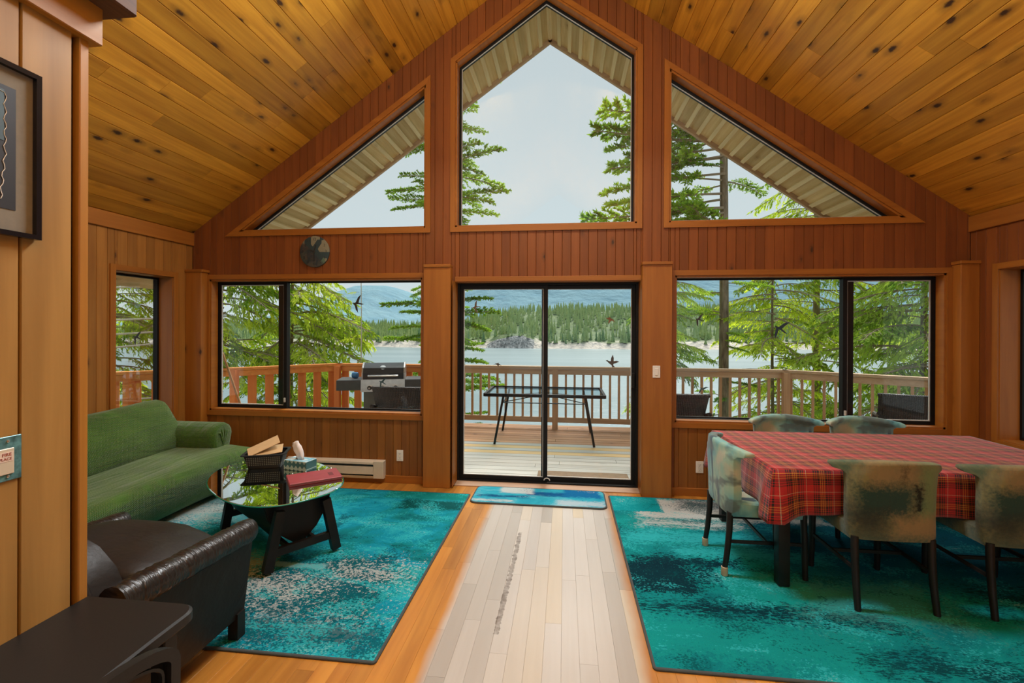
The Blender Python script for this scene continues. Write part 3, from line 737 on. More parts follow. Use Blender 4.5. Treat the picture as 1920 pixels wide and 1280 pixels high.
for sx in (-1, 1):
    for sy in (-1, 1): MB().tube([(sx * .60, sy * .36, .70), (sx * .72, sy * .45, 0)], .017, 8).build('leg', M_BLACKAL, t, 60)
    MB().tube([(sx * .61, -.36, .60), (sx * .61, .36, .60)], .008, 6).build('crossbar', M_BLACKAL, t, 60)
b = MB()
for sy in (-1, 1): b.tube([(-.61, sy * .36, .60), (0, sy * .1, .69), (.61, sy * .36, .60)], .007, 6); 
b.build('brace', M_BLACKAL, t, 60)
MB().tube([(-.6, -.36, .595), (.6, -.36, .595)], .008, 6).build('stretcher', M_BLACKAL, t, 60)
# door mat outside
tag(MB().rbox(-.30, .73, 5.05, 5.42, ZD, ZD + .018, .008, 2).build('doormat', simple('coir', (0.22, 0.15, 0.09), .95, bump=.4)), 'brown door mat on the deck just outside the sliding door', 'mat')
# grill
G = thing('gas_grill', 'gas grill with a steel control panel and black side shelves at the orange railing', 'grill', (-2.88, 7.15, ZD), R(17))
M_ENAMEL = simple('black_enamel', (0.03, 0.032, 0.035), .28); M_GREYSHELF = simple('charcoal_shelf', (0.055, 0.06, 0.065), .45); M_CART = simple('charcoal_cart', (0.09, 0.095, 0.09), .5)
MB().rbox(-.31, .31, -.22, .25, .08, .70, .01, 1).build('cart', M_CART, G)
MB().rbox(-.345, .32, -.27, .27, .70, .87, .008, 1).build('firebox', M_ENAMEL, G)
pn = MB().prism([(-.345, -.29, .695), (-.345, -.27, .885), (-.345, -.25, .885), (-.345, -.25, .695)], (.665, 0, 0)).build('control_panel', M_STEEL, G)
for i, x in enumerate((-.215, -.02, .18)):
    kn = MB().lathe([(.028, 0), (.034, .004), (.034, .012), (.022, .014), (.020, .04), (.016, .043)], (0, 0, 0), 16, 1); kn.xf(Matrix.Translation((x, -.277, .755)) @ Matrix.Rotation(math.pi, 4, 'Z'))
    kb = kn.build('knob', M_SLOT, G, 40); MB().lathe([(.034, -.001), (.040, -.001), (.040, .006), (.034, .008)], (0, 0, 0), 16, 1).xf(Matrix.Translation((x, -.277, .755)) @ Matrix.Rotation(math.pi, 4, 'Z')).build('knob_ring', M_STEEL, kb, 40); MB().lathe([(.015, .042), (.015, .046)], (0, 0, 0), 12, 1).xf(Matrix.Translation((x, -.277, .755)) @ Matrix.Rotation(math.pi, 4, 'Z')).build('knob_face', M_STEEL, kb)
lid = MB().loft([[(x, y, z) for y, z in ((-.27, .885), (-.27, .98), (-.22, 1.06), (-.08, 1.13), (.12, 1.12), (.26, 1.03), (.27, .885))] for x in (-.325, .30)]).build('lid', M_ENAMEL, G, 30)
for x in (-.335, .30):
    MB().loft([[(xx, y, z) for y, z in ((-.275, .885), (-.275, .985), (-.225, 1.066), (-.08, 1.138), (.12, 1.128), (.265, 1.035), (.275, .885))] for xx in (x, x + .02)]).build('lid_rim', M_STEEL, lid)
MB().tube([(-.23, -.275, .945), (-.23, -.32, .945), (-.20, -.335, .945), (.18, -.335, .945), (.21, -.32, .945), (.21, -.275, .945)], .014, 8).build('lid_handle', M_STEEL, lid, 60)
MB().lathe([(.0, -.004), (.045, -.004), (.045, .004), (.02, .006)], (0, 0, 0), 16, 1).xf(Matrix.Translation((-.02, -.20, 1.065)) @ Matrix.Rotation(R(-50), 4, 'X')).build('gauge', M_STEEL, lid, 40)
for s in (-1, 1):
    a, b = (-.71, -.345) if s < 0 else (.32, .70)
    MB().rbox(a, b, -.27, .22, .72, .88, .006, 1).build('side_shelf', M_GREYSHELF, G)
    for y in (-.18, .2): MB().lathe([(.035, 0), (.04, .01), (.04, .05), (.035, .06)], (0, 0, 0), 12, 0).xf(Matrix.Translation((s * .28 - .03, y, .04))).build('wheel', M_BLACKAL, G, 40)
tag(MB().lathe([(.03, 0), (.045, .004), (.05, .03), (.05, .08), (.04, .09), (.018, .092)], (0, 0, 0), 16, 0).xf(Matrix.Translation((-3.375, 7.02, ZD + .93))).build('tape_roll', simple('blue_tape', (0.05, 0.22, 0.45), .4), None, 40), 'small blue roll lying on the left shelf of the grill', 'tape')
# wicker chairs
k = N('dark_wicker'); v = k.obj(); wv = k.n('TexWave', {'Vector': v, 'Scale': 22.0, 'Distortion': 1.0}, wave_type='BANDS', bands_direction='Z').outputs[1]
wx = k.n('TexWave', {'Vector': v, 'Scale': 16.0}, wave_type='BANDS', bands_direction='X').outputs[1]
k.pbr(k.mix(k.math('MULTIPLY', wv, wx), (0.012, 0.011, 0.011), (0.085, 0.075, 0.07)), .5, k.bump(k.math('MULTIPLY', wv, wx), .8, .01)); M_WICKER = k.m
def wicker_chair(label, x, y, rz, wt=.33, wb=.27, zt=.95):
    """seen from behind: flaring curved back, arms, seat, four legs; faces local +Y"""
    t = thing('wicker_chair', label, 'chair', (x, y, ZD), rz, 'wicker chairs on the deck')
    def sec(z, w, dy, th=.035):
        o = [(w * u, dy + .10 * u * u, z) for u in [i / 6 - 1 for i in range(13)]]
        return o + [(a * .94, b + th, c) for a, b, c in reversed(o)]
    MB().loft([sec(.30, wb, -.24), sec(.5, wb + .015, -.27), sec(.75, (wt + wb) / 2 + .01, -.32), sec(zt, wt, -.38)]).build('backrest', M_WICKER, t, 40)
    MB().tube([(wt * u, -.36 + .10 * u * u, zt - .01 * u * u) for u in [i / 6 - 1 for i in range(13)]], .022, 8).build('back_rim', M_WICKER, t, 60)
    MB().rbox(-.27, .27, -.25, .27, .36, .44, .02, 2).build('seat', M_WICKER, t, 40)
    for s in (-1, 1):
        MB().tube([(s * wt * .98, -.30, .72), (s * .32, -.05, .66), (s * .31, .22, .64), (s * .30, .27, .55)], .026, 8).build('armrest', M_WICKER, t, 60)
        for q in (-.2, .25): MB().tube([(s * .27, q, .42 if q < 0 else .58), (s * .28, q + .02, 0)], .02, 8).build('leg', M_WICKER, t, 60)
    return t
wicker_chair('dark wicker chair with a flared back standing in front of the grill', -2.04, 5.74, 0, .335, .28, .955)
wicker_chair('dark wicker chair showing its back at the left corner of the right window', 1.31, 5.72, 0, .34, .27, .94)
wicker_chair('dark wicker chair angled at the right end of the deck', 4.1, 5.95, R(-22), .36, .33, .94)
# pole leaning against the railing
tag(MB().tube([(-4.36, 5.42, 1.32), (-4.08, 5.46, .50), (-3.87, 5.50, ZD)], [.013, .014, .013], 8).build('wooden_pole', wood('pole_wood', 2, (.50, .27, .10), (.36, .17, .05), knots=0), None, 60), 'thin wooden pole leaning outside the left front window', 'pole')

# ------------------------------------------------------------------ rugs
def patch(k, v, cx, cy, hx, hy, wob, scale, soft=.03, seed=0.0, str_=(1, 1, 1), dry=.10):
    """mask of one painted patch: a box whose edges break up like a dry brush"""
    n1 = k.math('MULTIPLY', k.math('SUBTRACT', k.noise(k.mapping(v, loc=(seed, seed * 1.7, 0), scale=str_), scale, 4, .6), .5), wob)
    n2 = k.math('MULTIPLY', k.math('SUBTRACT', k.noise(k.mapping(v, loc=(seed * 2.3, seed, 0), scale=str_), 55, 3, .65), .5), dry * 2.6)
    p = k.n('SeparateXYZ', {0: v})
    dx = k.math('SUBTRACT', k.math('ABSOLUTE', k.math('SUBTRACT', p.outputs[0], cx)), hx); dy = k.math('SUBTRACT', k.math('ABSOLUTE', k.math('SUBTRACT', p.outputs[1], cy)), hy)
    d = k.math('ADD', k.math('MAXIMUM', dx, dy), k.math('ADD', n1, n2))
    return k.ramp(k.math('ADD', d, .5), [(.5 - soft, 1.0), (.5 + soft, 0.0)])
TEAL, BLUE, DEEP, NAVY, PALE, WHITE, MINT, AQUA = (.004, .20, .22), (.005, .26, .37), (.001, .075, .10), (.001, .022, .036), (.20, .42, .44), (.52, .55, .53), (.006, .29, .27), (.03, .46, .50)
def rug_mat(name, base, patches, speck, gs):
    k = N(name); v = k.obj()
    n1 = k.noise(k.mapping(v, scale=(1, 1.5, 1)), 1.8, 9, .68, .7)
    c = k.ramp(n1, base)
    for pt in patches:
        col, cx, cy, hx, hy, wob, sc, soft, st, op = pt[:10]
        m = patch(k, v, cx, cy, hx, hy, wob, sc, soft, cx * 3.1 + cy, st, pt[10] if len(pt) > 10 else .10)
        c = k.mix(k.math('MULTIPLY', m, op), c, col)
    f = k.noise(k.mapping(v, scale=(1, 1.3, 1)), 70, 3, .6); lg = k.noise(k.mapping(v, scale=(.8, 1.4, 1)), 2.6, 5, .65, .5)
    for a, b, col, op, thr in speck:
        big = k.ramp(lg, [(a, 0.0), (b, 1.0)] if b > a else [(b, 1.0), (a, 0.0)])
        m = k.ramp(k.math('ADD', f, k.math('MULTIPLY', big, .30)), [(thr, 0.0), (thr + .05, 1.0)])
        c = k.mix(k.math('MULTIPLY', m, op), c, col)
    pile = k.noise(v, gs, 2, .5)
    c = k.mix(k.math('MULTIPLY', pile, .5), c, k.mix(1.0, c, (.35, .35, .35), 'MULTIPLY'))
    k.pbr(c, .95, k.bump(pile, .5, .004), 0.0, .08); return k.m
B1 = (1, 1, 1)
M_RUGL = rug_mat('teal_painted_pile', [(0.30, DEEP), (0.44, TEAL), (0.54, BLUE), (0.68, AQUA)],
    [((.004, .20, .17), 2.65, 2.2, .45, .10, .10, 3, .02, (1, 3, 1), .8, .03), ((.001, .06, .055), 2.72, 1.98, .30, .11, .14, 2, .02, (1, 2, 1), .9, .06),
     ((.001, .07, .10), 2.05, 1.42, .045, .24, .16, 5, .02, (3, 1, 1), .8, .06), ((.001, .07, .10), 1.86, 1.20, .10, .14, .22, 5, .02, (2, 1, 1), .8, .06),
     (PALE, .75, 1.75, .45, .35, .5, 4, .05, (1, 2, 1), .7, .22), (WHITE, .62, 1.55, .30, .18, .3, 6, .03, (1, 2, 1), .75, .5),
     (DEEP, 2.35, .62, .45, .36, .5, 4, .04, B1, .85, .2), (WHITE, 1.95, .55, .34, .06, .45, 6, .03, (1, 1.5, 1), .75, .62), (WHITE, 2.65, .78, .18, .04, .4, 7, .03, B1, .65, .62), (WHITE, 2.35, .22, .45, .04, .4, 7, .03, B1, .45, .6), (PALE, 2.0, .82, .30, .03, .05, 7, .01, B1, .8, .02),
     (DEEP, 2.55, .16, .5, .12, .3, 5, .03, B1, .8, .2), ((.26, .25, .17), 1.75, .75, .12, .16, .25, 6, .05, B1, .6, .25), (DEEP, .5, .9, .5, .3, .4, 4, .05, B1, .8, .2)],
    [(.50, .66, WHITE, .55, .82), (.50, .34, NAVY, .7, .78), (.42, .58, AQUA, .6, .72)], 190)
M_RUGR = rug_mat('teal_and_white_painted_pile', [(0.30, (.001, .10, .12)), (0.44, TEAL), (0.55, (.004, .25, .25)), (0.68, (.01, .36, .36))],
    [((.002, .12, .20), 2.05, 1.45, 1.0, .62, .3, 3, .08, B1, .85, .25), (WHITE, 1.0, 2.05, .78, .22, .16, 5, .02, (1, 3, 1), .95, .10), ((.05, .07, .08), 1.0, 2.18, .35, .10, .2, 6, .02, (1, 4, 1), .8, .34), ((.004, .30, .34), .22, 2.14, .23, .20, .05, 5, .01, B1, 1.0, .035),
     (WHITE, .62, 1.72, .40, .05, .20, 6, .02, (.6, 3, 1), .8, .20), (AQUA, .55, 1.45, .5, .10, .30, 6, .03, (.6, 3, 1), .75, .26), (AQUA, .9, 1.22, .5, .06, .15, 6, .02, (.6, 3, 1), .7, .2), (NAVY, .42, 1.06, .36, .07, .22, 8, .02, (.7, 2, 1), .96, .20), (NAVY, .17, .86, .24, .19, .08, 6, .02, B1, .96, .12), (NAVY, .66, .90, .22, .09, .15, 6, .02, B1, .9, .20),
     (MINT, .86, .80, .26, .20, .08, 4, .01, B1, .85, .03), (NAVY, .86, .52, .50, .06, .16, 9, .02, (.5, 2, 1), .92, .26), (NAVY, .20, .52, .20, .03, .12, 9, .02, (.5, 2, 1), .9, .26),
     (MINT, .55, .26, .62, .16, .25, 4, .02, B1, .65, .25), ((.05, .26, .25), 1.4, .72, .42, .22, .5, 5, .08, B1, .55, .3), ((.09, .12, .06), 2.75, .22, .6, .22, .5, 3, .12, B1, .55, .3), (NAVY, 1.6, .16, .5, .05, .4, 8, .04, (.6, 2, 1), .8, .3), (NAVY, 2.5, .85, .4, .08, .3, 8, .04, (.6, 2, 1), .8, .3)],
    [(.46, .62, AQUA, .6, .72), (.52, .36, (.001, .07, .08), .7, .74), (.54, .66, WHITE, .45, .84)], 190)
M_RUGM = rug_mat('blue_mat_pile', [(0.3, (.01, .24, .36)), (0.5, (.03, .36, .48)), (0.7, (.25, .52, .60))],
    [((.002, .05, .16), .30, .19, .25, .022, .08, 14, .02, (.4, 2, 1), .95, .04), ((.002, .07, .22), .72, .29, .20, .05, .08, 10, .02, (.4, 2, 1), .95, .04), (WHITE, .42, .36, .16, .08, .06, 12, .02, (.5, 2, 1), .85, .03), ((.003, .12, .32), 1.06, .34, .18, .10, .08, 8, .02, (.6, 1, 1), .95, .05), ((.40, .50, .56), 1.05, .09, .22, .06, .08, 12, .02, (.5, 2, 1), .85, .06), (WHITE, .2, .07, .2, .02, .05, 20, .02, (.4, 2, 1), .85, .05)],
    [(.50, .6, WHITE, .5, .84), (.5, .36, (.002, .06, .18), .6, .84)], 200)
M_BIND = simple('dark_rug_binding', (0.05, 0.06, 0.06), .9)
def rug(name, label, x, y, sx, sy, rz, m, cat='rug', r=.02, h=.011):
    t = thing(name, label, cat, (x, y, 0), rz)
    def loop(d, z, n=6):
        o = []; rr = max(.004, r - d)
        for cx_, cy_, a0 in ((sx - d - rr, sy - d - rr, 0), (d + rr, sy - d - rr, 90), (d + rr, d + rr, 180), (sx - d - rr, d + rr, 270)):
            o += [(cx_ + rr * math.cos(R(a0 + 90 * i / n)), cy_ + rr * math.sin(R(a0 + 90 * i / n)), z) for i in range(n + 1)]
        return o
    MB().loft([loop(.008, .0015), loop(.008, h - .001), loop(.012, h)]).build('pile', m, t)
    MB().loft([loop(0, .001), loop(0, h * .7), loop(.004, h + .0005), loop(.014, h + .0008), loop(.014, .001)], cap=False).build('binding', M_BIND, t, 40)
    return t
rug('area_rug', 'teal painted rug lying under the glass coffee table and sofa', -3.92, 2.145, 3.01, 2.30, 0, M_RUGL)
rug('area_rug', 'teal and white painted rug lying under the dining table', .433, 2.268, 3.04, 2.305, 0, M_RUGR)
rug('door_mat', 'small blue brushed mat with rounded corners in front of the sliding door', -.887, 4.233, 1.287, .45, R(-.4), M_RUGM, 'mat', .07, .013)

# ------------------------------------------------------------------ sofa
k = N('green_ribbed_slipcover'); v = k.obj()
def chk(k, v, s):
    p = k.n('SeparateXYZ', {0: v}); q = [k.math('SINE', k.math('MULTIPLY', p.outputs[i], s)) for i in range(3)]
    return k.math('ADD', k.math('MULTIPLY', q[0], q[1]), k.math('ADD', k.math('MULTIPLY', q[1], q[2]), k.math('MULTIPLY', q[0], q[2])))
ck = chk(k, v, 520.0); fold = k.noise(k.mapping(v, scale=(2.2, .45, 2.0), rot=(0, 0, .3)), 5.0, 3, .5, .8)
c = k.ramp(k.noise(v, 3, 3), [(.3, (.045, .115, .014)), (.7, (.078, .175, .024))]); c = k.mix(k.ramp(ck, [(.35, .0), (.8, .5)]), c, (.03, .075, .012))
k.pbr(c, .9, k.bump(k.math('ADD', k.math('MULTIPLY', ck, .05), k.math('MULTIPLY', fold, 1.3)), .8, .035), 0, .15, **{'Sheen Weight': .3}); M_GREEN = k.m
M_SOFABASE = simple('sofa_base_dark', (.02, .02, .015), .9)  # near-black base colour for the sofa feet
s = thing('sofa', 'green ribbed slipcovered sofa against the left wall', 'sofa', (-3.62, 3.3, 0))
def body(rings_fn, nm, sm=60): MB().loft(rings_fn).build(nm, M_GREEN, s, sm)
# seat with a draped front: section in (x, z), running along y, T cushion at the ends
def seat_ring(y, bulge, xf, sag):
    return [(-.40, y, .06), (.30 + xf * .8, y, .055), (.385 + xf * .95, y, .12), (.455 + xf, y, .24), (.49 + xf, y, .34), (.495 + xf, y, .40 + bulge), (.45 + xf, y, .445 + bulge), (.30, y, .455 + bulge - sag), (0, y, .45 + bulge - sag), (-.40, y, .45 + bulge)]
ys = [-1.02, -1.01, -.96, -.8, -.5, -.2, .1, .4, .65, .82, .90, .945, .955]
body([seat_ring(y, .012 * math.sin(y * 3), (.06 * sstep(.45, .9, y) + .012 * math.sin(y * 7)) - (.05 if i in (0, 12) else 0), .02 * math.cos(y * 2)) for i, y in enumerate(ys)], 'seat')
# back: leaning soft slab
def back_ring(y, top, e):
    return [(-.46, y, .10), (-.18, y, .42), (-.155, y, .55), (-.19, y, .72), (-.25, y, top - .05), (-.29, y, top - .008), (-.34, y, top), (-.39, y, top - .02), (-.44, y, top - .12), (-.475, y, .4)]
yb = [-1.03, -1.0, -.9, -.55, -.15, .25, .6, .75, .80, .83]
tops = [.80, .86, .90, .90, .905, .915, .935, .935, .91, .86]
body([back_ring(y, tp, 0) for y, tp in zip(yb, tops)], 'backrest')
# arms: rolled tops
def arm(y0, y1, nm):
    def ring(x, q):
        c = (y0 + y1) / 2; h = (y1 - y0) / 2 * q; pts = [(x, c - h * .80, .08), (x, c - h * .80, .46)]
        for i in range(9):
            a = math.pi - math.pi * 1.0 * i / 8 ; pts.append((x, c + h * 1.05 * math.cos(a), .575 + .12 * q * math.sin(a)))
        pts += [(x, c + h * .80, .46), (x, c + h * .80, .08)]
        return pts
    body([ring(-.44, 1), ring(-.1, 1), ring(.15, 1), ring(.215, .99), ring(.238, .93), ring(.245, .7), ring(.247, .2)], nm)
arm(.79, 1.04, 'armrest'); arm(-1.30, -1.02, 'armrest')
# gathered folds where the cover is tied at the arm front
for i, (a, b) in enumerate(((-.07, .05), (-.03, .02), (.02, -.01), (.06, -.05))):
    MB().tube([(.244, .915 + a, .67 - abs(a)), (.252, .915 + a * .7, .60), (.252, .915 + a * .35, .53), (.25, .915 + a * .1, .475)], [.004, .010, .009, .004], 6).build('gather', M_GREEN, s, 60)
for x in (-.40, .28):
    for y in (-1.2, .95): MB().rbox(x, x + .05, y - .025, y + .025, .0115, .09, .004, 1).build('foot', M_SOFABASE, s)

# ------------------------------------------------------------------ leather armchair, seen from behind its right shoulder
k = N('dark_leather'); v = k.obj(); wr = k.noise(v, 55, 4, .6); big = k.noise(k.mapping(v, scale=(1, 1, 1)), 6, 3, .5, .6)
k.pbr(k.ramp(k.noise(v, 4, 3), [(.3, (.010, .0075, .006)), (.7, (.017, .012, .009))]), .46, k.bump(k.math('ADD', k.math('MULTIPLY', wr, .12), big), .35, .02), 0, .28); M_LEATHER = k.m
k = N('gathered_leather'); v = k.obj(); gw = k.noise(k.mapping(v, scale=(1.2, 5.5, 1.2), rot=(.5, 0, .35)), 7, 3, .5, 1.2)
k.pbr((.014, .010, .008), .30, k.bump(gw, .55, .02), 0, .5); M_GATHER = k.m
a = thing('armchair', 'dark brown leather club chair in the left foreground with gathered arm rolls', 'armchair', (-2.05, 1.88, 0))
MB().rbox(-.40, .33, -.33, .34, .12, .40, .03, 3).build('base', M_LEATHER, a, 40)
def larm(sg, nm):
    # side panel leaning out, from the back (y=-.36) to the front (y=.40)
    def ring(y, z1, q): 
        x0, x1 = .30 * sg, .37 * sg + .035 * sg * q
        return [(x0, y, .12), (.35 * sg, y, .12), (x1, y, z1), (x1 - .02 * sg, y, z1 + .02), (x0, y, z1)]
    o = MB().loft([ring(-.36, .60, 1), ring(0, .575, 1), ring(.36, .545, 1), ring(.395, .53, .9)]).build(nm, M_LEATHER, a, 40)
    pts = []; rad = []
    for i in range(40):
        y = -.35 + .74 * i / 39; pts.append((.375 * sg, y, .612 - .05 * i / 39)); rad.append(.062 + .0035 * math.sin(i * 2.9) * (1.5 if i < 16 else .5) + .0015 * math.sin(i * 5.3))
    pts.append((.375 * sg, .405, .555)); rad.append(.035)
    MB().tube(pts, rad, 14).build('arm_roll', M_GATHER, o, 80)
larm(1, 'armrest'); larm(-1, 'armrest')
# back with rounded shoulders, outer face toward the camera
def shoulder(y0, y1, sc):
    pts = [(-.40 * sc, .14), (.33 * sc, .14), (.345 * sc, .50), (.335 * sc, .60), (.29 * sc, .70), (.22 * sc, .775), (.13 * sc, .82), (0, .835), (-.13 * sc, .82), (-.22 * sc, .775), (-.30 * sc, .70), (-.36 * sc, .6), (-.40 * sc, .5)]
    return [(x, y0 + (y1 - y0) * z, z * (.96 if sc < 1 else 1)) for x, z in pts]
bk = MB().loft([shoulder(-.36, -.40, .95), shoulder(-.35, -.395, 1), shoulder(-.22, -.27, 1), shoulder(-.20, -.25, .94)]).build('backrest', M_LEATHER, a, 40)
pp = [(x, y, z) for x, y, z in shoulder(-.362, -.402, 1.0)[2:]]
MB().tube(pp, .018, 8).build('piping', M_LEATHER, bk, 60)
MB().pillow((-.02, .05, .455), (.31, .33, .10), .45, 28).build('seat_cushion', M_LEATHER, a, 180)
MB().pillow((0, 0, 0), (.33, .30, .085), .6, 28, lambda p: p + Vector((0, 0, .10 * math.sin(p.x * 5 + p.y * 2)))).xf(Matrix.Translation((.06, .06, .575)) @ Matrix.Rotation(R(-9), 4, 'X') @ Matrix.Rotation(R(10), 4, 'Y')).build('loose_cushion', M_LEATHER, a, 180)
for x in (-.36, .335):
    for y in (-.33, .36): MB().prism([(x - .028, y - .028, .0), (x + .028, y - .028, .0), (x + .028, y + .028, .0), (x - .028, y + .028, .0)], (0, 0, .135)).xf(Matrix.Translation((0, 0, .0115 if y > 0 else 0))).build('leg', M_DARKWOOD, a)

# ------------------------------------------------------------------ coffee table: a boat hull on trestles under a glass top
ca = math.atan2(.6, -.8); A = Vector((-.8, .6, 0)); B = Vector((.6, .8, 0))
t = thing('coffee_table', 'boat shaped dark wooden coffee table with an oval glass top on trestle legs', 'table', (-2.27, 3.36, .0118), ca)   # local x runs to the bow, local y to the left
k = N('smoked_green_glass'); tr = k.n('BsdfTransparent', {0: (.30, .36, .34, 1)}); gl = k.n('BsdfGlossy', {'Color': (.95, 1, .97, 1), 'Roughness': .01}); fr = k.n('Fresnel', {'IOR': 1.7}).outputs[0]
M_SMOKE = k.surf(k.n('MixShader', {0: k.math('ADD', k.math('MULTIPLY', fr, .8), .55, 0, True), 1: tr.outputs[0], 2: gl.outputs[0]}).outputs[0])
k = N('green_glass_edge'); k.pbr((.02, .30, .22), .1, None, 0, .6); M_GEDGE = k.m
def oval(sx, sy, z, n=56):
    o = []
    for i in range(n):
        th = 2 * math.pi * i / n; c, s_ = math.cos(th), math.sin(th); e = .78 if c < 0 else .98
        o.append((-.025 + sx * math.copysign(abs(c) ** e, c), sy * math.copysign(abs(s_) ** e, s_), z))
    return o
top = MB().loft([oval(.645, .415, .452), oval(.65, .42, .455), oval(.65, .42, .459), oval(.645, .415, .462)]).build('glass_top', M_SMOKE, t, 15)
MB().loft([oval(.6505, .4205, .4525), oval(.6535, .4235, .4545), oval(.6535, .4235, .4595), oval(.6505, .4205, .4615)], cap=False).build('glass_edge', M_GEDGE, top, 60)
def sect(x, w, zk, zs=.445, wk=.03):
    return [(x, -w, zs), (x, -w * .86, zk + (zs - zk) * .62), (x, -w * .52, zk + (zs - zk) * .24), (x, -wk, zk), (x, wk, zk), (x, w * .52, zk + (zs - zk) * .24), (x, w * .86, zk + (zs - zk) * .62), (x, w, zs)]
MB().loft([sect(-.50, .24, .125), sect(-.30, .31, .115), sect(-.05, .335, .115), (sect(.2, .31, .125)), sect(.42, .21, .16), sect(.58, .09, .22), sect(.66, .012, .30, wk=.006)]).build('hull', M_DARKWOOD, t, 35)
q = sect(-.515, .235, .12); MB().prism([(x, y, z) for x, y, z in q], (.03, 0, 0)).build('transom', M_DARKWOOD, t)
MB().prism([(-.55, .10, .10), (-.55, .13, .10), (-.55, .13, .44), (-.55, .10, .44)], (.04, 0, 0)).build('batten', M_DARKWOOD, t) if False else None
for x in (-.585, .36):
    for sy in (-1, 1): MB().bar((x, sy * .155 if x < 0 else sy * .17, .40), (x, sy * .235, .018), .06, .05, (1, 0, 0)).build('leg', M_DARKWOOD, t)
    MB().bar((x, -.20, .13), (x, .20, .13), .035, .05).build('crossbar', M_DARKWOOD, t)
for sy in (-1, 1): MB().bar((-.57, sy * .09, .125), (.35, sy * .09, .125), .022, .035).build('stretcher', M_DARKWOOD, t)
ZT = .462 + .0118
# basket with envelopes, tissue box, red folder
M_BASKET = simple('black_plastic', (.006, .006, .007), .5, 0, .3)
b = thing('basket', 'black perforated plastic basket on the glass coffee table', 'basket', (-2.50, 3.62, ZT + .001), R(20))
def br(hx, hy, z, r=.03):
    o = []
    for cx_, cy_, a0 in ((hx - r, hy - r, 0), (-hx + r, hy - r, 90), (-hx + r, -hy + r, 180), (hx - r, -hy + r, 270)):
        o += [(cx_ + r * math.cos(R(a0 + 22.5 * i)), cy_ + r * math.sin(R(a0 + 22.5 * i)), z) for i in range(5)]
    return o
MB().loft([br(.125, .085, 0), br(.155, .11, .115)], cap=False).loft([br(.151, .106, .115), br(.121, .081, .003)], cap=False).add(br(.125, .085, .003), [tuple(range(20))]).build('shell', M_BASKET, b, 40)
MB().loft([br(.155, .11, .108), br(.172, .125, .115), br(.172, .125, .12), br(.148, .103, .12), br(.148, .103, .108)], cap=False).build('rim', M_BASKET, b, 40)
M_HOLE = simple('light_through_hole', (.10, .11, .09), .8); hs = MB()  # pale tabs on the shell, light through holes put into their colour
for r_ in range(5):
    for i in range(16):
        x = -.13 + .26 * (i + .5) / 16; z = .03 + r_ * .015; f_ = z / .115; y = -(.085 + .025 * f_) - .0012
        hs.box(x - .0045, x + .0045, y - .0008, y, z, z + .008)
    for i in range(10):
        y = -.075 + .15 * (i + .5) / 10; z = .03 + r_ * .015; x = -(.125 + .03 * z / .115) - .0012
        hs.box(x - .0008, x, y - .0045, y + .0045, z, z + .008)
o = hs.build('perforation', M_HOLE, b); o['kind'] = 'stuff'
M_MANILA = simple('manila_paper', (.55, .38, .19), .85, var=.06)
for i, (x, y, z, rx, rz, lab) in enumerate(((0.0, -.01, .13, 6, 8, 'flat manila envelope lying in the black basket'), (-.03, .02, .165, 22, 16, 'manila envelope standing highest and tilted in the black basket'))):
    e = thing('envelope', lab, 'envelope', (-2.50, 3.62, ZT), R(20), 'envelopes in the basket')
    Mx = Matrix.Translation((x, y, z)) @ Matrix.Rotation(R(rz), 4, 'Z') @ Matrix.Rotation(R(-rx), 4, 'Y') @ Matrix.Rotation(R(12), 4, 'X')
    MB().box(-.125, .125, -.08, .08, -.0012, .0012).xf(Mx).build('envelope_body', M_MANILA, e); MB().prism([(-.123, -.078, .0013), (.123, -.078, .0013), (0, .02, .0013)], (0, 0, .0006)).xf(Mx).build('flap', M_MANILA, e)
k = N('patterned_box'); v = k.obj(); p = k.n('SeparateXYZ', {0: v})
w1 = k.math('SINE', k.math('MULTIPLY', p.outputs[0], 150.0)); w2 = k.math('SINE', k.math('MULTIPLY', p.outputs[2], 95.0)); w3 = k.math('SINE', k.math('MULTIPLY', p.outputs[1], 220.0))
di = k.math('GREATER_THAN', k.math('ADD', w1, k.math('MULTIPLY', w2, 1.2)), .15)
c = k.mix(di, (.03, .12, .13), (.30, .42, .38)); ztop = k.math('GREATER_THAN', p.outputs[2], .0795); c = k.mix(ztop, c, k.ramp(k.noise(v, 16, 3), [(.4, (.16, .42, .55)), (.6, (.62, .70, .70))]))
k.pbr(c, .5); M_TBOX = k.m
M_TISSUE = simple('white_tissue', (.80, .80, .80), .9, var=.03)
x = thing('tissue_box', 'patterned tissue box with a white tissue pulled up on the coffee table', 'tissue box', (-2.17, 3.575, ZT + .001), R(-12))
MB().rbox(-.115, .115, -.06, .06, 0, .08, .003, 1).build('carton', M_TBOX, x)
MB().loft([[(.03 * math.cos(th) * 1.4, .016 * math.sin(th), .0805) for th in [2 * math.pi * i / 16 for i in range(16)]], [(.028 * math.cos(th) * 1.2, .013 * math.sin(th), .081) for th in [2 * math.pi * i / 16 for i in range(16)]]]).build('slot', M_SLOT, x)
def tis(z, w, d, ox, n=14): return [(ox + w * math.cos(th) * (1 + .25 * math.cos(3 * th + z * 40)), d * math.sin(th) * (1 + .5 * math.sin(4 * th + z * 30)), z) for th in [2 * math.pi * i / n for i in range(n)]]
MB().loft([tis(.080, .040, .012, 0), tis(.115, .032, .020, -.004), tis(.15, .036, .024, -.016), tis(.185, .040, .022, -.030), tis(.212, .030, .010, -.042), tis(.228, .010, .004, -.03)]).build('tissue', M_TISSUE, x, 180)
M_RED = simple('dark_red_cover', (.30, .035, .045), .45, var=.08)
r_ = thing('folder', 'red folder with small clips along its edge on the coffee table', 'folder', (-1.925, 3.36, ZT + .001), R(38))
MB().rbox(-.185, .185, -.125, .125, 0, .022, .003, 1).build('cover', M_RED, r_)
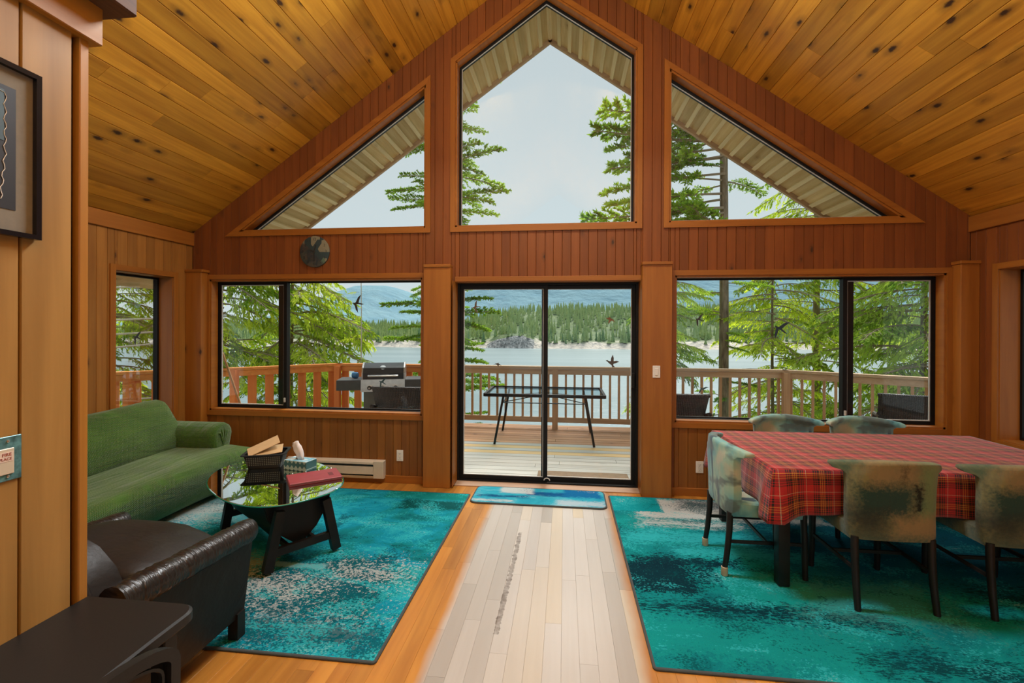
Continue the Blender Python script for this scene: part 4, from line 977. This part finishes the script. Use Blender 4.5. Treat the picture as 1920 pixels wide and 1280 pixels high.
MB().box(-.18, .183, -.122, -.1265, .004, .018).build('pages', simple('paper_edge', (.12, .03, .03), .8), r_)
for i in range(4): MB().tube([(-.14 + i * .095, .125, .004), (-.14 + i * .095, .132, .016), (-.14 + i * .095, .124, .028), (-.14 + i * .095, .112, .022)], .003, 6).build('ring', M_STEEL, r_, 60)
MB().box(.10, .135, -.055, .025, .0221, .0225).build('stamp', simple('stamped_mark', (.13, .015, .02), .6), r_)

# ------------------------------------------------------------------ dining table with a tartan cloth
k = N('red_tartan'); uv = k.n('SeparateXYZ', {0: k.uv()}); P_ = .165
RED, RDK, BLK, YEL, WHT = (.42, .016, .018), (.17, .008, .010), (.006, .008, .006), (.62, .34, .03), (.55, .48, .36)
def sett(c): 
    f = k.math('FRACT', k.math('MULTIPLY', c, 1 / P_))
    return k.ramp(f, [(0, RED), (.155, BLK), (.20, RED), (.23, BLK), (.275, RED), (.30, BLK), (.36, RDK), (.40, YEL), (.415, RDK), (.47, YEL), (.485, RDK), (.54, YEL), (.555, RDK), (.60, BLK), (.66, RED), (.69, BLK), (.735, RED), (.765, BLK), (.80, RED), (.89, WHT), (.905, RED)], 'CONSTANT')
tw = k.math('GREATER_THAN', k.math('FRACT', k.math('MULTIPLY', k.math('ADD', uv.outputs[0], uv.outputs[1]), 260.0)), .5)
c = k.mix(k.math('ADD', k.math('MULTIPLY', tw, .3), .35), sett(uv.outputs[0]), sett(uv.outputs[1]))
k.pbr(c, .85, k.bump(k.noise(k.mapping(k.obj(), scale=(1, 1, 1)), 9, 4, .6, .6), .25, .012), 0, .35, **{'Sheen Weight': .25}); M_PLAID = k.m
TX, TY, TRZ, ZTT = 2.33, 3.635, R(1.6), .765
t = thing('dining_table', 'long dining table with square dark legs under the tartan cloth', 'table', (TX, TY, 0), TRZ)
MB().rbox(-1.02, 1.02, -.535, .535, ZTT - .032, ZTT - .003, .006, 1).build('tabletop', M_DARKWOOD, t)
for sx in (-1, 1):
    for sy in (-1, 1): MB().rbox(sx * .95 - .036, sx * .95 + .036, sy * .49 - .036, sy * .49 + .036, .0118, ZTT - .03, .008, 2).build('leg', M_DARKWOOD, t, 40)
    MB().box(sx * .95 - .012, sx * .95 + .012, -.46, .46, ZTT - .12, ZTT - .03).build('apron', M_DARKWOOD, t)
for sy in (-1, 1): MB().box(-.92, .92, sy * .49 - .012, sy * .49 + .012, ZTT - .12, ZTT - .03).build('apron', M_DARKWOOD, t)
# cloth: top sheet and hanging skirt, unfolded uv
me_v, me_f, me_uv = [], [], []
hx, hy, dr = 1.035, .55, .265
nx, ny = 60, 34
def top_z(x, y): 
    cr = .004 * math.exp(-((y - .12 - .05 * math.sin(x * 5)) / .02) ** 2) * sstep(-.6, -.2, x) + .003 * math.exp(-((x + .05) / .012) ** 2) + .007 * math.exp(-(((x + .62) / .16) ** 2 + ((y + .33 - .3 * (x + .62)) / .025) ** 2)) + .003 * math.exp(-((x - .55) / .012) ** 2)
    return ZTT + cr + .0012 * nz3(x * 9, y * 9)
for j in range(ny + 1):
    for i in range(nx + 1):
        x = -hx + 2 * hx * i / nx; y = -hy + 2 * hy * j / ny
        me_v.append((x, y, top_z(x, y)))
for j in range(ny):
    for i in range(nx):
        f_ = (j * (nx + 1) + i, j * (nx + 1) + i + 1, (j + 1) * (nx + 1) + i + 1, (j + 1) * (nx + 1) + i); me_f.append(f_); me_uv += [(me_v[q][0], me_v[q][1]) for q in f_]
per = [(-hx + 2 * hx * i / nx, -hy) for i in range(nx)] + [(hx, -hy + 2 * hy * j / ny) for j in range(ny)] + [(hx - 2 * hx * i / nx, hy) for i in range(nx)] + [(-hx, hy - 2 * hy * j / ny) for j in range(ny)]
np_ = len(per); nt_ = 9; b0 = len(me_v)
for q in range(nt_ + 1):
    tt = q / nt_
    for i, (x, y) in enumerate(per):
        ex_, ey_ = abs(x) / hx, abs(y) / hy; cd = min(hypot_ for hypot_ in [math.hypot(abs(x) - hx, abs(y) - hy)])
        cor = math.exp(-(cd / .11) ** 2)
        nxn = Vector((math.copysign(1, x) if abs(abs(x) - hx) < 1e-6 else 0, math.copysign(1, y) if abs(abs(y) - hy) < 1e-6 else 0, 0)).normalized()
        pos_ = i * .11
        out = tt * (.012 + .010 * math.sin(pos_ * 3.3) * (1 - cor) + .006 * math.sin(pos_ * 7.1 + 1)) + .055 * cor * tt ** .8 + .006 * math.sin(min(1, tt * 4) * math.pi / 2)
        dd = dr * (1 + .22 * cor + .02 * math.sin(pos_ * 1.7))
        me_v.append((x + nxn.x * out, y + nxn.y * out, ZTT - dd * tt + (0.0 if q else .0)))
for q in range(nt_):
    for i in range(np_):
        j = (i + 1) % np_; f_ = (b0 + q * np_ + i, b0 + (q + 1) * np_ + i, b0 + (q + 1) * np_ + j, b0 + q * np_ + j)
        me_f.append(f_)
        mid = ((per[i][0] + per[j][0]) / 2, (per[i][1] + per[j][1]) / 2); onx = abs(abs(mid[0]) - hx) < 1e-4
        for vi, pi_, qq in ((0, i, q), (1, i, q + 1), (2, j, q + 1), (3, j, q)):
            px, py = per[pi_]; o_ = dr * qq / nt_
            me_uv.append((px + math.copysign(o_, px), py) if onx else (px, py + math.copysign(o_, py)))
me = bpy.data.meshes.new('tablecloth'); me.from_pydata(me_v, [], me_f); ul = me.uv_layers.new(name='unfolded')
for i, u_ in enumerate(me_uv): ul.data[i].uv = u_
me.materials.append(M_PLAID); me.shade_smooth(); me.set_sharp_from_angle(angle=R(50))
o = bpy.data.objects.new('tablecloth', me); COL.objects.link(o); o.location = (TX, TY, 0); o.rotation_euler = (0, 0, TRZ)
sol = o.modifiers.new('thickness', 'SOLIDIFY'); sol.thickness = .0015; sol.offset = 1
tag(o, 'red tartan tablecloth draped over the long dining table', 'tablecloth')

# dining chairs in stretch covers
def cover_mat(name, ramp_, strokes, seed):
    k = N(name); v = k.mapping(k.obj(), loc=(seed, seed * .7, 0)); n1 = k.noise(v, 3.0, 4, .55, .5); c = k.ramp(n1, ramp_)
    st = k.noise(k.mapping(v, scale=(2.6, 1, .6), rot=(0, .35, 0)), 3.6, 3, .55)
    c = k.mix(k.ramp(st, [(.58, 0.0), (.64, .9)]), c, strokes[0]); st2 = k.noise(k.mapping(v, loc=(3, 5, 1), scale=(1, 1, 1.8)), 3.6, 3, .6)
    c = k.mix(k.ramp(st2, [(.54, 0.0), (.62, .8)]), c, strokes[1])
    wr = k.noise(k.mapping(k.obj(), scale=(3, 3, .8), rot=(0, .5, .2)), 9, 3, .5, .5)
    k.pbr(c, .8, k.bump(wr, .3, .012), 0, .25, **{'Sheen Weight': .2}); return k.m
M_COVER = cover_mat('painted_stretch_cover', [(.30, (.10, .28, .27)), (.45, (.20, .40, .34)), (.56, (.30, .42, .28)), (.70, (.48, .42, .29))], ((.015, .055, .07), (.40, .33, .20)), 2.0)
M_COVER2 = cover_mat('painted_stretch_cover_aqua', [(.36, (.07, .24, .28)), (.46, (.16, .38, .38)), (.55, (.28, .44, .34)), (.63, (.42, .44, .33))], ((.012, .05, .09), (.09, .12, .12)), 9.0)
k = N('painted_stretch_cover_olive'); ob = k.obj(); sp_ = k.n('SeparateXYZ', {0: ob}); v = k.n('CombineXYZ', {0: sp_.outputs[0], 1: sp_.outputs[2], 2: sp_.outputs[1]}).outputs[0]
c = k.ramp(k.noise(v, 5, 5, .6, .5), [(.36, (.06, .10, .06)), (.5, (.15, .15, .08)), (.62, (.20, .20, .09))])
for pt in (((.045, .10, .085), 0, .42, .5, .05, .1, 6, .06, (1, 1, 1), .6, .1), ((.26, .19, .095), -.02, .80, .13, .07, .06, 7, .05, (1, 1, 1), .8, .05), ((.16, .24, .11), .20, .70, .07, .16, .06, 7, .04, (1, 1, 1), .85, .05), ((.010, .048, .046), -.06, .63, .15, .10, .10, 6, .05, (1, 1, 1), .95, .06), ((.03, .03, .025), -.16, .52, .10, .07, .1, 6, .06, (1, 1, 1), .7, .05),
           ((.30, .21, .10), .12, .49, .13, .06, .05, 7, .04, (1, 1, 1), .85, .05), ((.006, .010, .010), .115, .66, .018, .075, .03, 8, .012, (1, 1, 1), .95, .03), ((.02, .018, .014), .03, .80, .012, .05, .05, 9, .02, (1, 1, 1), .6, .04)):
    c = k.mix(k.math('MULTIPLY', patch(k, v, *pt[1:8], pt[1] * 5 + 1, pt[8], pt[10]), pt[9]), c, pt[0])
wr = k.noise(k.mapping(ob, scale=(3, 3, .8), rot=(0, .5, .2)), 9, 3, .5, .5)
k.pbr(c, .8, k.bump(wr, .3, .012), 0, .2, **{'Sheen Weight': .15}); M_COVER3 = k.m
M_SOCK = simple('beige_felt', (.50, .40, .27), .95)
def chair(label, x, y, rz, m, socks=False):
    t = thing('dining_chair', label, 'chair', (x, y, .0118), rz, 'covered chairs around the dining table')
    def sec(z, w, yb_, c, th, e=5, dz=0):
        us = [-1, -.98, -.95, -.9, -.83, -.72, -.5, -.2, .2, .5, .72, .83, .9, .95, .98, 1]
        o = [(w * u, yb_ + c * abs(u) ** e, z - dz * u * u) for u in us]
        return o + [(w * u * .97, yb_ + th + c * abs(u) ** e, z - dz * u * u) for u in reversed(us)]
    bk = MB().loft([sec(.405, .228, -.270, .03, .045), sec(.43, .238, -.276, .04, .05), sec(.55, .240, -.280, .05, .05), sec(.70, .243, -.288, .055, .046), sec(.785, .248, -.294, .06, .045, 4, .006), sec(.815, .262, -.297, .075, .05, 3, .018), sec(.832, .298, -.302, .11, .058, 2.4, .028),
                    sec(.850, .306, -.305, .12, .062, 2.2, .034), sec(.866, .304, -.303, .12, .056, 2.2, .034), sec(.874, .296, -.293, .11, .036, 2.2, .034)]).build('backrest_cover', m, t, 60)
    st = MB().loft([[(sx * (w - (.012 if q else 0)), sy, z) for sx, sy in ((-1, -.238), (1, -.238), (1, .1), (1, .20), (.85, d_), (-.85, d_), (-1, .20), (-1, .1))] for w, d_, z, q in ((.222, .245, .395, 0), (.226, .25, .42, 0), (.228, .252, .455, 0), (.224, .248, .475, 0), (.20, .215, .487, 0))])
    st.build('seat_cover', m, t, 40)
    for s_ in (-1, 1):
        MB().tube([(s_ * .207, -.245, .42), (s_ * .207, -.248, .30), (s_ * .208, -.262, .15), (s_ * .211, -.285, 0)], [.021, .0205, .019, .017], 10).build('leg', M_DARKWOOD, t, 60)
        MB().tube([(s_ * .207, .215, .42), (s_ * .209, .22, .2), (s_ * .211, .225, 0)], [.021, .02, .017], 10).build('leg', M_DARKWOOD, t, 60)
        MB().bar((s_ * .208, -.25, .225), (s_ * .208, .22, .225), .013, .02).build('stretcher', M_DARKWOOD, t)
        if socks: MB().lathe([(.0205, 0), (.0225, .003), (.0215, .055), (.0195, .056)], (s_ * .2105, -.279, 0), 12, 2).build('foot_sock', M_SOCK, t, 40)
    MB().bar((-.207, -.01, .225), (.207, -.01, .225), .013, .02).build('stretcher', M_DARKWOOD, t)
    return t
chair('aqua covered dining chair with beige felt feet at the near end of the tartan table', 1.345, 3.40, R(-90), M_COVER2, True)
chair('covered dining chair with its back to us, nearer the middle of the room', 1.917, 3.165, R(0), M_COVER3)
chair('covered dining chair with its back to us, cut by the right edge of the photo', 2.632, 3.16, R(0), M_COVER3)
chair('aqua covered chair behind the tartan table below the large right pane, only its top showing', 1.93, 4.09, R(180), M_COVER2)
chair('aqua covered chair behind the tartan table below the window divider, only its top showing', 2.57, 4.09, R(180), M_COVER2)
chair('aqua covered chair at the far end of the tartan table by the right wall', 3.335, 3.47, R(90), M_COVER2)

# ------------------------------------------------------------------ partition wall, desk and pictures in the left foreground
XP = -1.575
w = structure(MB().box(XP - .12, XP - .012, YB, 1.30, 0, 2.66).build('wall_partition', M_BACKING))
for a_, b_ in ((YB, -.9), (-.894, -.05), (-.044, .62), (.626, 1.160), (1.166, 1.303)):
    vboard(a_, b_, (0, 2.62, 0, 2.62), lambda y, t, z: (XP - t, y, z), W_PANEL, w, c=.002, d=.009)
o = structure(MB().rbox(XP - .13, XP + .001, 1.326, 1.356, 0, 2.60, .003, 1).build('trim_7', wood('corner_post', 2, (.44, .20, .030), (.34, .14, .018), knots=0, tone=0)))
MB().box(XP - .10, XP - .025, 1.303, 1.326, 0, 2.6).build('shadow_gap', simple('gap_shade', (.025, .008, .003), .9), o)  # shade of the recess put into this near-black colour
structure(MB().rbox(XP - .14, XP + .024, -1.2, 1.382, 2.592, 2.79, .003, 1).build('trim_8', wood('header_board', 1, (.44, .20, .030), (.34, .14, .018), knots=0, tone=0)))
structure(MB().rbox(XP - .03, XP + .105, -1.5, 1.43, 2.715, 2.98, .006, 1).build('trim_9', M_DARKBEAM))
pf = thing('picture_frame', 'black framed picture with a grey mat hung on the wood panel partition', 'picture', (XP, .88, 2.15))
M_MAT = simple('grey_mat_board', (.20, .18, .14), .95, var=.06, scale=60)
yo, z0_, z1_ = .322, -.245, .243
f = MB(); f.box(0.002, .022, yo - .014, yo, z0_, z1_).box(0.002, .022, -yo, -yo + .014, z0_, z1_).box(0.002, .022, -yo + .014, yo - .014, z1_ - .014, z1_).box(0.002, .022, -yo + .014, yo - .014, z0_, z0_ + .014)
f.build('frame', simple('gloss_black_frame', (.01, .01, .012), .15), pf)
MB().box(.003, .008, -yo + .014, yo - .014, z0_ + .014, z1_ - .014).build('mat_board', M_MAT, pf)
ar = MB().box(.008, .0095, -yo + .07, yo - .057, z0_ + .075, z1_ - .067).build('print', simple('dark_print', (.018, .018, .022), .5), pf)
MB().box(.0095, .0102, .10, yo - .085, .02, z1_ - .08).build('blue_shape', simple('print_blue', (.05, .09, .11), .6), ar)
pts = [(.0105, yo - .083 + .0035 * math.sin(i * 1.7) - (.0 if i > 12 else .010 * (1 - i / 12)), z0_ + .10 + .30 * i / 28) for i in range(29)]
MB().tube(pts + [(.0105, yo - .11, pts[-1][2] + .005), (.0105, yo - .2, pts[-1][2] + .006)], .0009, 4).build('white_line', M_WHITE, ar)
# desk
dk = thing('desk', 'black topped desk with a rounded corner against the partition', 'desk', (XP + .2, 1.0, 0))
M_DESK = simple('black_laminate', (.008, .0075, .007), .45, 0, .35, var=.25, scale=120)
def dtop(d, z): 
    r = .05; x0, x1, y1 = -.2 + .001, .205, .362; o = [(x0, -.9, z), (x1 + .02 - d, -.9, z), (x1 + .012 - d, -.3, z), (x1 - d, .2, z)]
    o += [(x1 - d - r + r * math.cos(R(90 * i / 6)), y1 - d - r + r * math.sin(R(90 * i / 6)), z) for i in range(7)]
    return o + [(x0, y1 - d, z)]
MB().loft([dtop(.006, .712), dtop(0, .718), dtop(0, .744), dtop(.006, .75)]).build('desktop', M_DESK, dk, 30)
for x, y in ((.135, .30), (-.17, .30), (.14, -.8), (-.17, -.8)): MB().rbox(x - .025, x + .025, y - .025, y + .025, 0, .712, .004, 1).build('leg', M_DESK, dk)
MB().box(-.18, .13, .29, .31, .60, .712).build('apron', M_DESK, dk); MB().box(-.185, -.165, -.78, .28, .55, .712).build('apron', M_DESK, dk)
# chair tucked under the desk: arched top of its frame
dc = thing('desk_chair', 'dark chair with an arched frame tucked beside the black desk', 'chair', (-1.25, .96, 0))
arch = [(.13, .238, .44)] + [(.13, .24 * math.cos(th), .69 + .075 * math.sin(th)) for th in [math.pi * i / 16 for i in range(17)]] + [(.13, -.238, .44)]
def sweep(pts, w, h): 
    mb = MB(); rings = []
    for i, q in enumerate(pts):
        q = Vector(q); d_ = (Vector(pts[min(i + 1, len(pts) - 1)]) - Vector(pts[max(0, i - 1)])).normalized(); n_ = Vector((1, 0, 0)); s_ = d_.cross(n_).normalized()
        rings.append([q + n_ * w + s_ * h, q - n_ * w + s_ * h, q - n_ * w - s_ * h, q + n_ * w - s_ * h])
    return mb.loft(rings)
sweep(arch, .014, .016).build('back_frame', M_DESK, dc, 40)
sweep([(.13, y * .86, z - .022) for _, y, z in arch], .006, .004).build('inner_frame', M_DESK, dc, 40)
MB().rbox(-.22, .14, -.22, .22, .40, .44, .01, 2).build('seat', M_DESK, dc)
for x in (-.19, .12):
    for y in (-.2, .2): MB().rbox(x - .016, x + .016, y - .016, y + .016, 0, .41, .003, 1).build('leg', M_DESK, dc)
# switch plate with the fireplace switch
sp = thing('switch_plate', 'weathered teal switch plate marked fire place on the partition', 'switch', (XP, 1.075, 1.272))
MB().rbox(.0005, .005, -.09, .09, -.063, .063, .0015, 1).build('plate', simple('teal_patina', (.10, .24, .26), .35, .3, var=.7, scale=40), sp)
rk_ = MB().rbox(.005, .009, -.045, .070, -.044, .030, .002, 1).build('rocker', simple('almond_plastic', (.60, .54, .42), .4, var=.03), sp)
MB().box(.009, .0095, -.01, .066, -.007, .020).build('label', simple('pink_label', (.70, .58, .50), .6, var=.03), rk_)
M_INK = simple('red_ink', (.25, .02, .02), .6, var=0)
def text(name, body_, size, M, m, parent, ext=.0004):
    c = bpy.data.curves.new(name, 'FONT'); c.body = body_; c.size = size; c.align_x = 'CENTER'; c.align_y = 'CENTER'; c.extrude = ext; c.materials.append(m)
    tmp = bpy.data.objects.new(name, c); me = bpy.data.meshes.new_from_object(tmp); bpy.data.objects.remove(tmp); bpy.data.curves.remove(c)
    return shared(name, me, parent, M)
MX = Matrix(((0, 0, 1, 0), (1, 0, 0, 0), (0, 1, 0, 0), (0, 0, 0, 1)))   # text facing +X
text('lettering', 'FIRE', .0125, Matrix.Translation((.0097, .0505, .0125)) @ MX, M_INK, rk_, .0003); text('lettering', 'PLACE', .0105, Matrix.Translation((.0097, .0475, .0005)) @ MX, M_INK, rk_, .0003)
for z in (-.05, .05): MB().lathe([(.004, 0), (.004, .002), (.002, .003)], (.005, .056, z), 10, 0).build('screw', M_STEEL, sp, 40)

# ------------------------------------------------------------------ small things on the gable wall
ck_ = thing('wall_clock', 'round wall clock with a patchwork painted face under the left gable window', 'clock', (-2.683, YW, 2.463))
k = N('patchwork_face'); v = k.obj(); vb = k.n('TexVoronoi', {'Vector': k.mapping(v, scale=(1, 1, .7)), 'Scale': 9.0}, distance='CHEBYCHEV')
c = k.ramp(k.n('SeparateColor', {0: vb.outputs['Color']}).outputs[1], [(.0, (.02, .045, .05)), (.3, (.10, .055, .035)), (.5, (.09, .15, .10)), (.7, (.20, .19, .12)), (.9, (.32, .20, .10))], 'CONSTANT')
p = k.n('SeparateXYZ', {0: v}); dk_ = k.ramp(k.math('ADD', k.math('ADD', p.outputs[0], p.outputs[2]), k.math('MULTIPLY', k.noise(v, 12, 3), .08)), [(.0, 1.0), (.03, 0.0)])
k.pbr(k.mix(k.math('MULTIPLY', dk_, .8), c, k.ramp(k.noise(v, 20, 3), [(.4, (.015, .03, .04)), (.6, (.06, .045, .04))])), .6); M_FACE = k.m
MB().lathe([(.0, 0), (.166, 0), (.168, -.004), (.168, -.018), (.16, -.022), (0, -.022)], (0, 0, 0), 48, 1).build('dial', M_FACE, ck_, 40)
MZ = Matrix(((1, 0, 0, 0), (0, 0, -1, 0), (0, 1, 0, 0), (0, 0, 0, 1)))  # text facing -Y
for i in range(1, 13):
    th = R(90 - 30 * i); text('numeral', str(i), .042, Matrix.Translation((.132 * math.cos(th), -.0225, .132 * math.sin(th))) @ MZ, M_SLOT, ck_, .0003)
for L, w_, an in ((.075, .010, R(76)), (.11, .006, R(-90)), (.05, .012, R(160))): MB().bar((0, -.026, 0), (L * math.cos(an), -.026, L * math.sin(an)), .002, w_, (-math.sin(an), 0, math.cos(an))).build('hand', M_SLOT, ck_)
MB().lathe([(.012, -.022), (.012, -.03), (.004, -.032)], (0, 0, 0), 12, 1).build('hub', M_SLOT, ck_, 40)
o = thing('light_switch', 'white rocker light switch on the post right of the sliding door', 'switch', (.892, 4.591, 1.228))
MB().rbox(-.036, .036, -.006, 0, -.058, .058, .003, 2).build('plate', M_WHITE, o); MB().rbox(-.017, .017, -.010, -.005, -.034, .034, .002, 1).build('rocker', M_WHITE, o)
def outlet(label, x, z):
    o = thing('outlet', label, 'outlet', (x, YW, z))
    MB().rbox(-.036, .036, -.006, 0, -.058, .058, .003, 2).build('plate', M_WHITE, o)
    for dz in (-.021, .021):
        f_ = MB().rbox(-.017, .017, -.008, -.005, dz - .016, dz + .016, .004, 2).build('receptacle', M_WHITE, o)
        MB().box(-.008, -.0055, -.0085, -.0075, dz - .002, dz + .008).box(.0055, .008, -.0085, -.0075, dz - .002, dz + .008).box(-.003, .003, -.0085, -.0075, dz - .011, dz - .006).build('slot', M_SLOT, f_)
outlet('white double outlet on the boards above the baseboard heater', -1.725, .292); outlet('white double outlet on the boards behind the aqua chair', 1.328, .286)
h = thing('baseboard_heater', 'cream electric baseboard heater on the wall behind the coffee table', 'heater', (-2.42, YW, .055))
M_CREAM = simple('cream_enamel', (.62, .55, .42), .4, var=.04)
x0, x1 = -.56, .538
MB().box(x0, x1, -.012, -.001, 0, .185).build('back_plate', M_CREAM, h)
MB().prism([(x0, -.012, .185), (x0, -.065, .170), (x0, -.068, .150), (x0, -.062, .150), (x0, -.058, .163), (x0, -.012, .175)], (x1 - x0, 0, 0)).build('hood', M_CREAM, h)
MB().prism([(x0, -.066, .125), (x0, -.070, .045), (x0, -.062, .045), (x0, -.058, .125)], (x1 - x0, 0, 0)).build('front_panel', M_CREAM, h)
MB().prism([(x0, -.068, .026), (x0, -.060, 0), (x0, -.012, 0), (x0, -.012, .01), (x0, -.052, .026)], (x1 - x0, 0, 0)).build('bottom_lip', M_CREAM, h)
MB().rbox(x1 - .11, x1, -.072, -.012, .002, .183, .004, 1).build('end_cap', M_CREAM, h); MB().rbox(x0, x0 + .11, -.072, -.012, .002, .183, .004, 1).build('end_cap', M_CREAM, h)
fn_ = MB()
for i in range(60): xx = x0 + .12 + i * .0145; fn_.box(xx, xx + .001, -.055, -.014, .05, .145)
o = fn_.build('fins', simple('aluminium_fins', (.4, .4, .38), .4, .8), h); o['kind'] = 'stuff'

# bird silhouettes on the glass
BIRD = [(.0, .10), (.10, .03), (.24, .02), (.40, .16), (.62, .34), (.98, .42), (.80, .26), (.60, .05), (.46, -.12), (.62, -.26), (.86, -.46), (.66, -.42), (.40, -.24), (.22, -.18), (.20, -.40), (.04, -.92), (-.04, -.60), (.02, -.24), (.04, -.06), (-.06, .04)]
BIRD2 = [(-.5, .10), (-.36, .16), (-.22, .08), (-.06, .05), (-.02, .34), (.14, .66), (.22, .30), (.20, .06), (.46, .10), (.70, .02), (.40, -.12), (.20, -.18), (.16, -.30), (.34, -.48), (.08, -.50), (.02, -.30), (-.16, -.18), (-.34, .0)]
def bird(label, x, z, size, rot, shape, col, y=4.797):
    m = simple('bird_film', col, .6, var=.1) if col not in BC else BC[col]; BC[col] = m
    c_, s_ = math.cos(R(rot)) * size, math.sin(R(rot)) * size
    o = MB().prism([(a * c_ - b * s_, 0, a * s_ + b * c_) for a, b in shape], (0, .0014, 0)).build('bird_decal', m); o.location = (x, y, z)
    return tag(o, label, 'decal', 'bird decals on the window glass')
BC = {}; K1, K2, K3, K4 = (.045, .05, .055), (.02, .045, .07), (.20, .085, .04), (.07, .06, .055)
bird('dark bird silhouette high on the large left window pane', -2.315, 1.91, .125, 25, BIRD, K1, 4.831)
bird('small teal bird silhouette on the glass in front of the grill', -2.01, 1.055, .085, 5, BIRD, (.03, .07, .08), 4.831)
bird('brown bird silhouette high on the left door pane in front of the fir', -.97, 1.86, .09, 40, BIRD, (.16, .13, .10), 4.820)
bird('grey bird silhouette low on the left door pane at the deck rail', -.702, 1.258, .11, -8, [(-.46, -.10), (-.2, .08), (-.04, .12), (.02, .22), (.10, .10), (.44, -.04), (.2, -.02), (.10, -.06), (.14, -.2), (.0, -.10), (-.1, -.02), (-.24, .0)], K4, 4.820)
bird('rust brown bird silhouette high on the right door pane', .475, 1.738, .115, -8, [(-.5, .12), (-.34, .10), (-.16, .16), (-.08, .26), (0, .14), (.2, .08), (.5, -.22), (.2, -.06), (.06, -.10), (-.06, -.36), (-.14, -.32), (-.10, -.04), (-.3, .02)], K3, 4.850)
bird('brown flapping bird silhouette low on the right door pane at the deck rail', .487, 1.300, .115, 0, BIRD2, K4, 4.850)
bird('dark bird silhouette at the left side of the right front window', 1.325, 1.745, .088, 14, BIRD, K1, 4.831)
bird('largest bird silhouette, blue black, in the middle of the right front window', 2.09, 1.67, .135, -4, BIRD, K2, 4.831)
bird('small blue grey bird silhouette on the glass above the wicker chair', 1.375, 1.05, .075, -18, BIRD, (.06, .12, .14), 4.831)
o = bird('dark bird silhouette on the narrow side window', 0, 1.545, .095, 10, BIRD, K1); o.location = (XL - .122, 4.105, 1.545); o.rotation_euler = (0, 0, R(90))
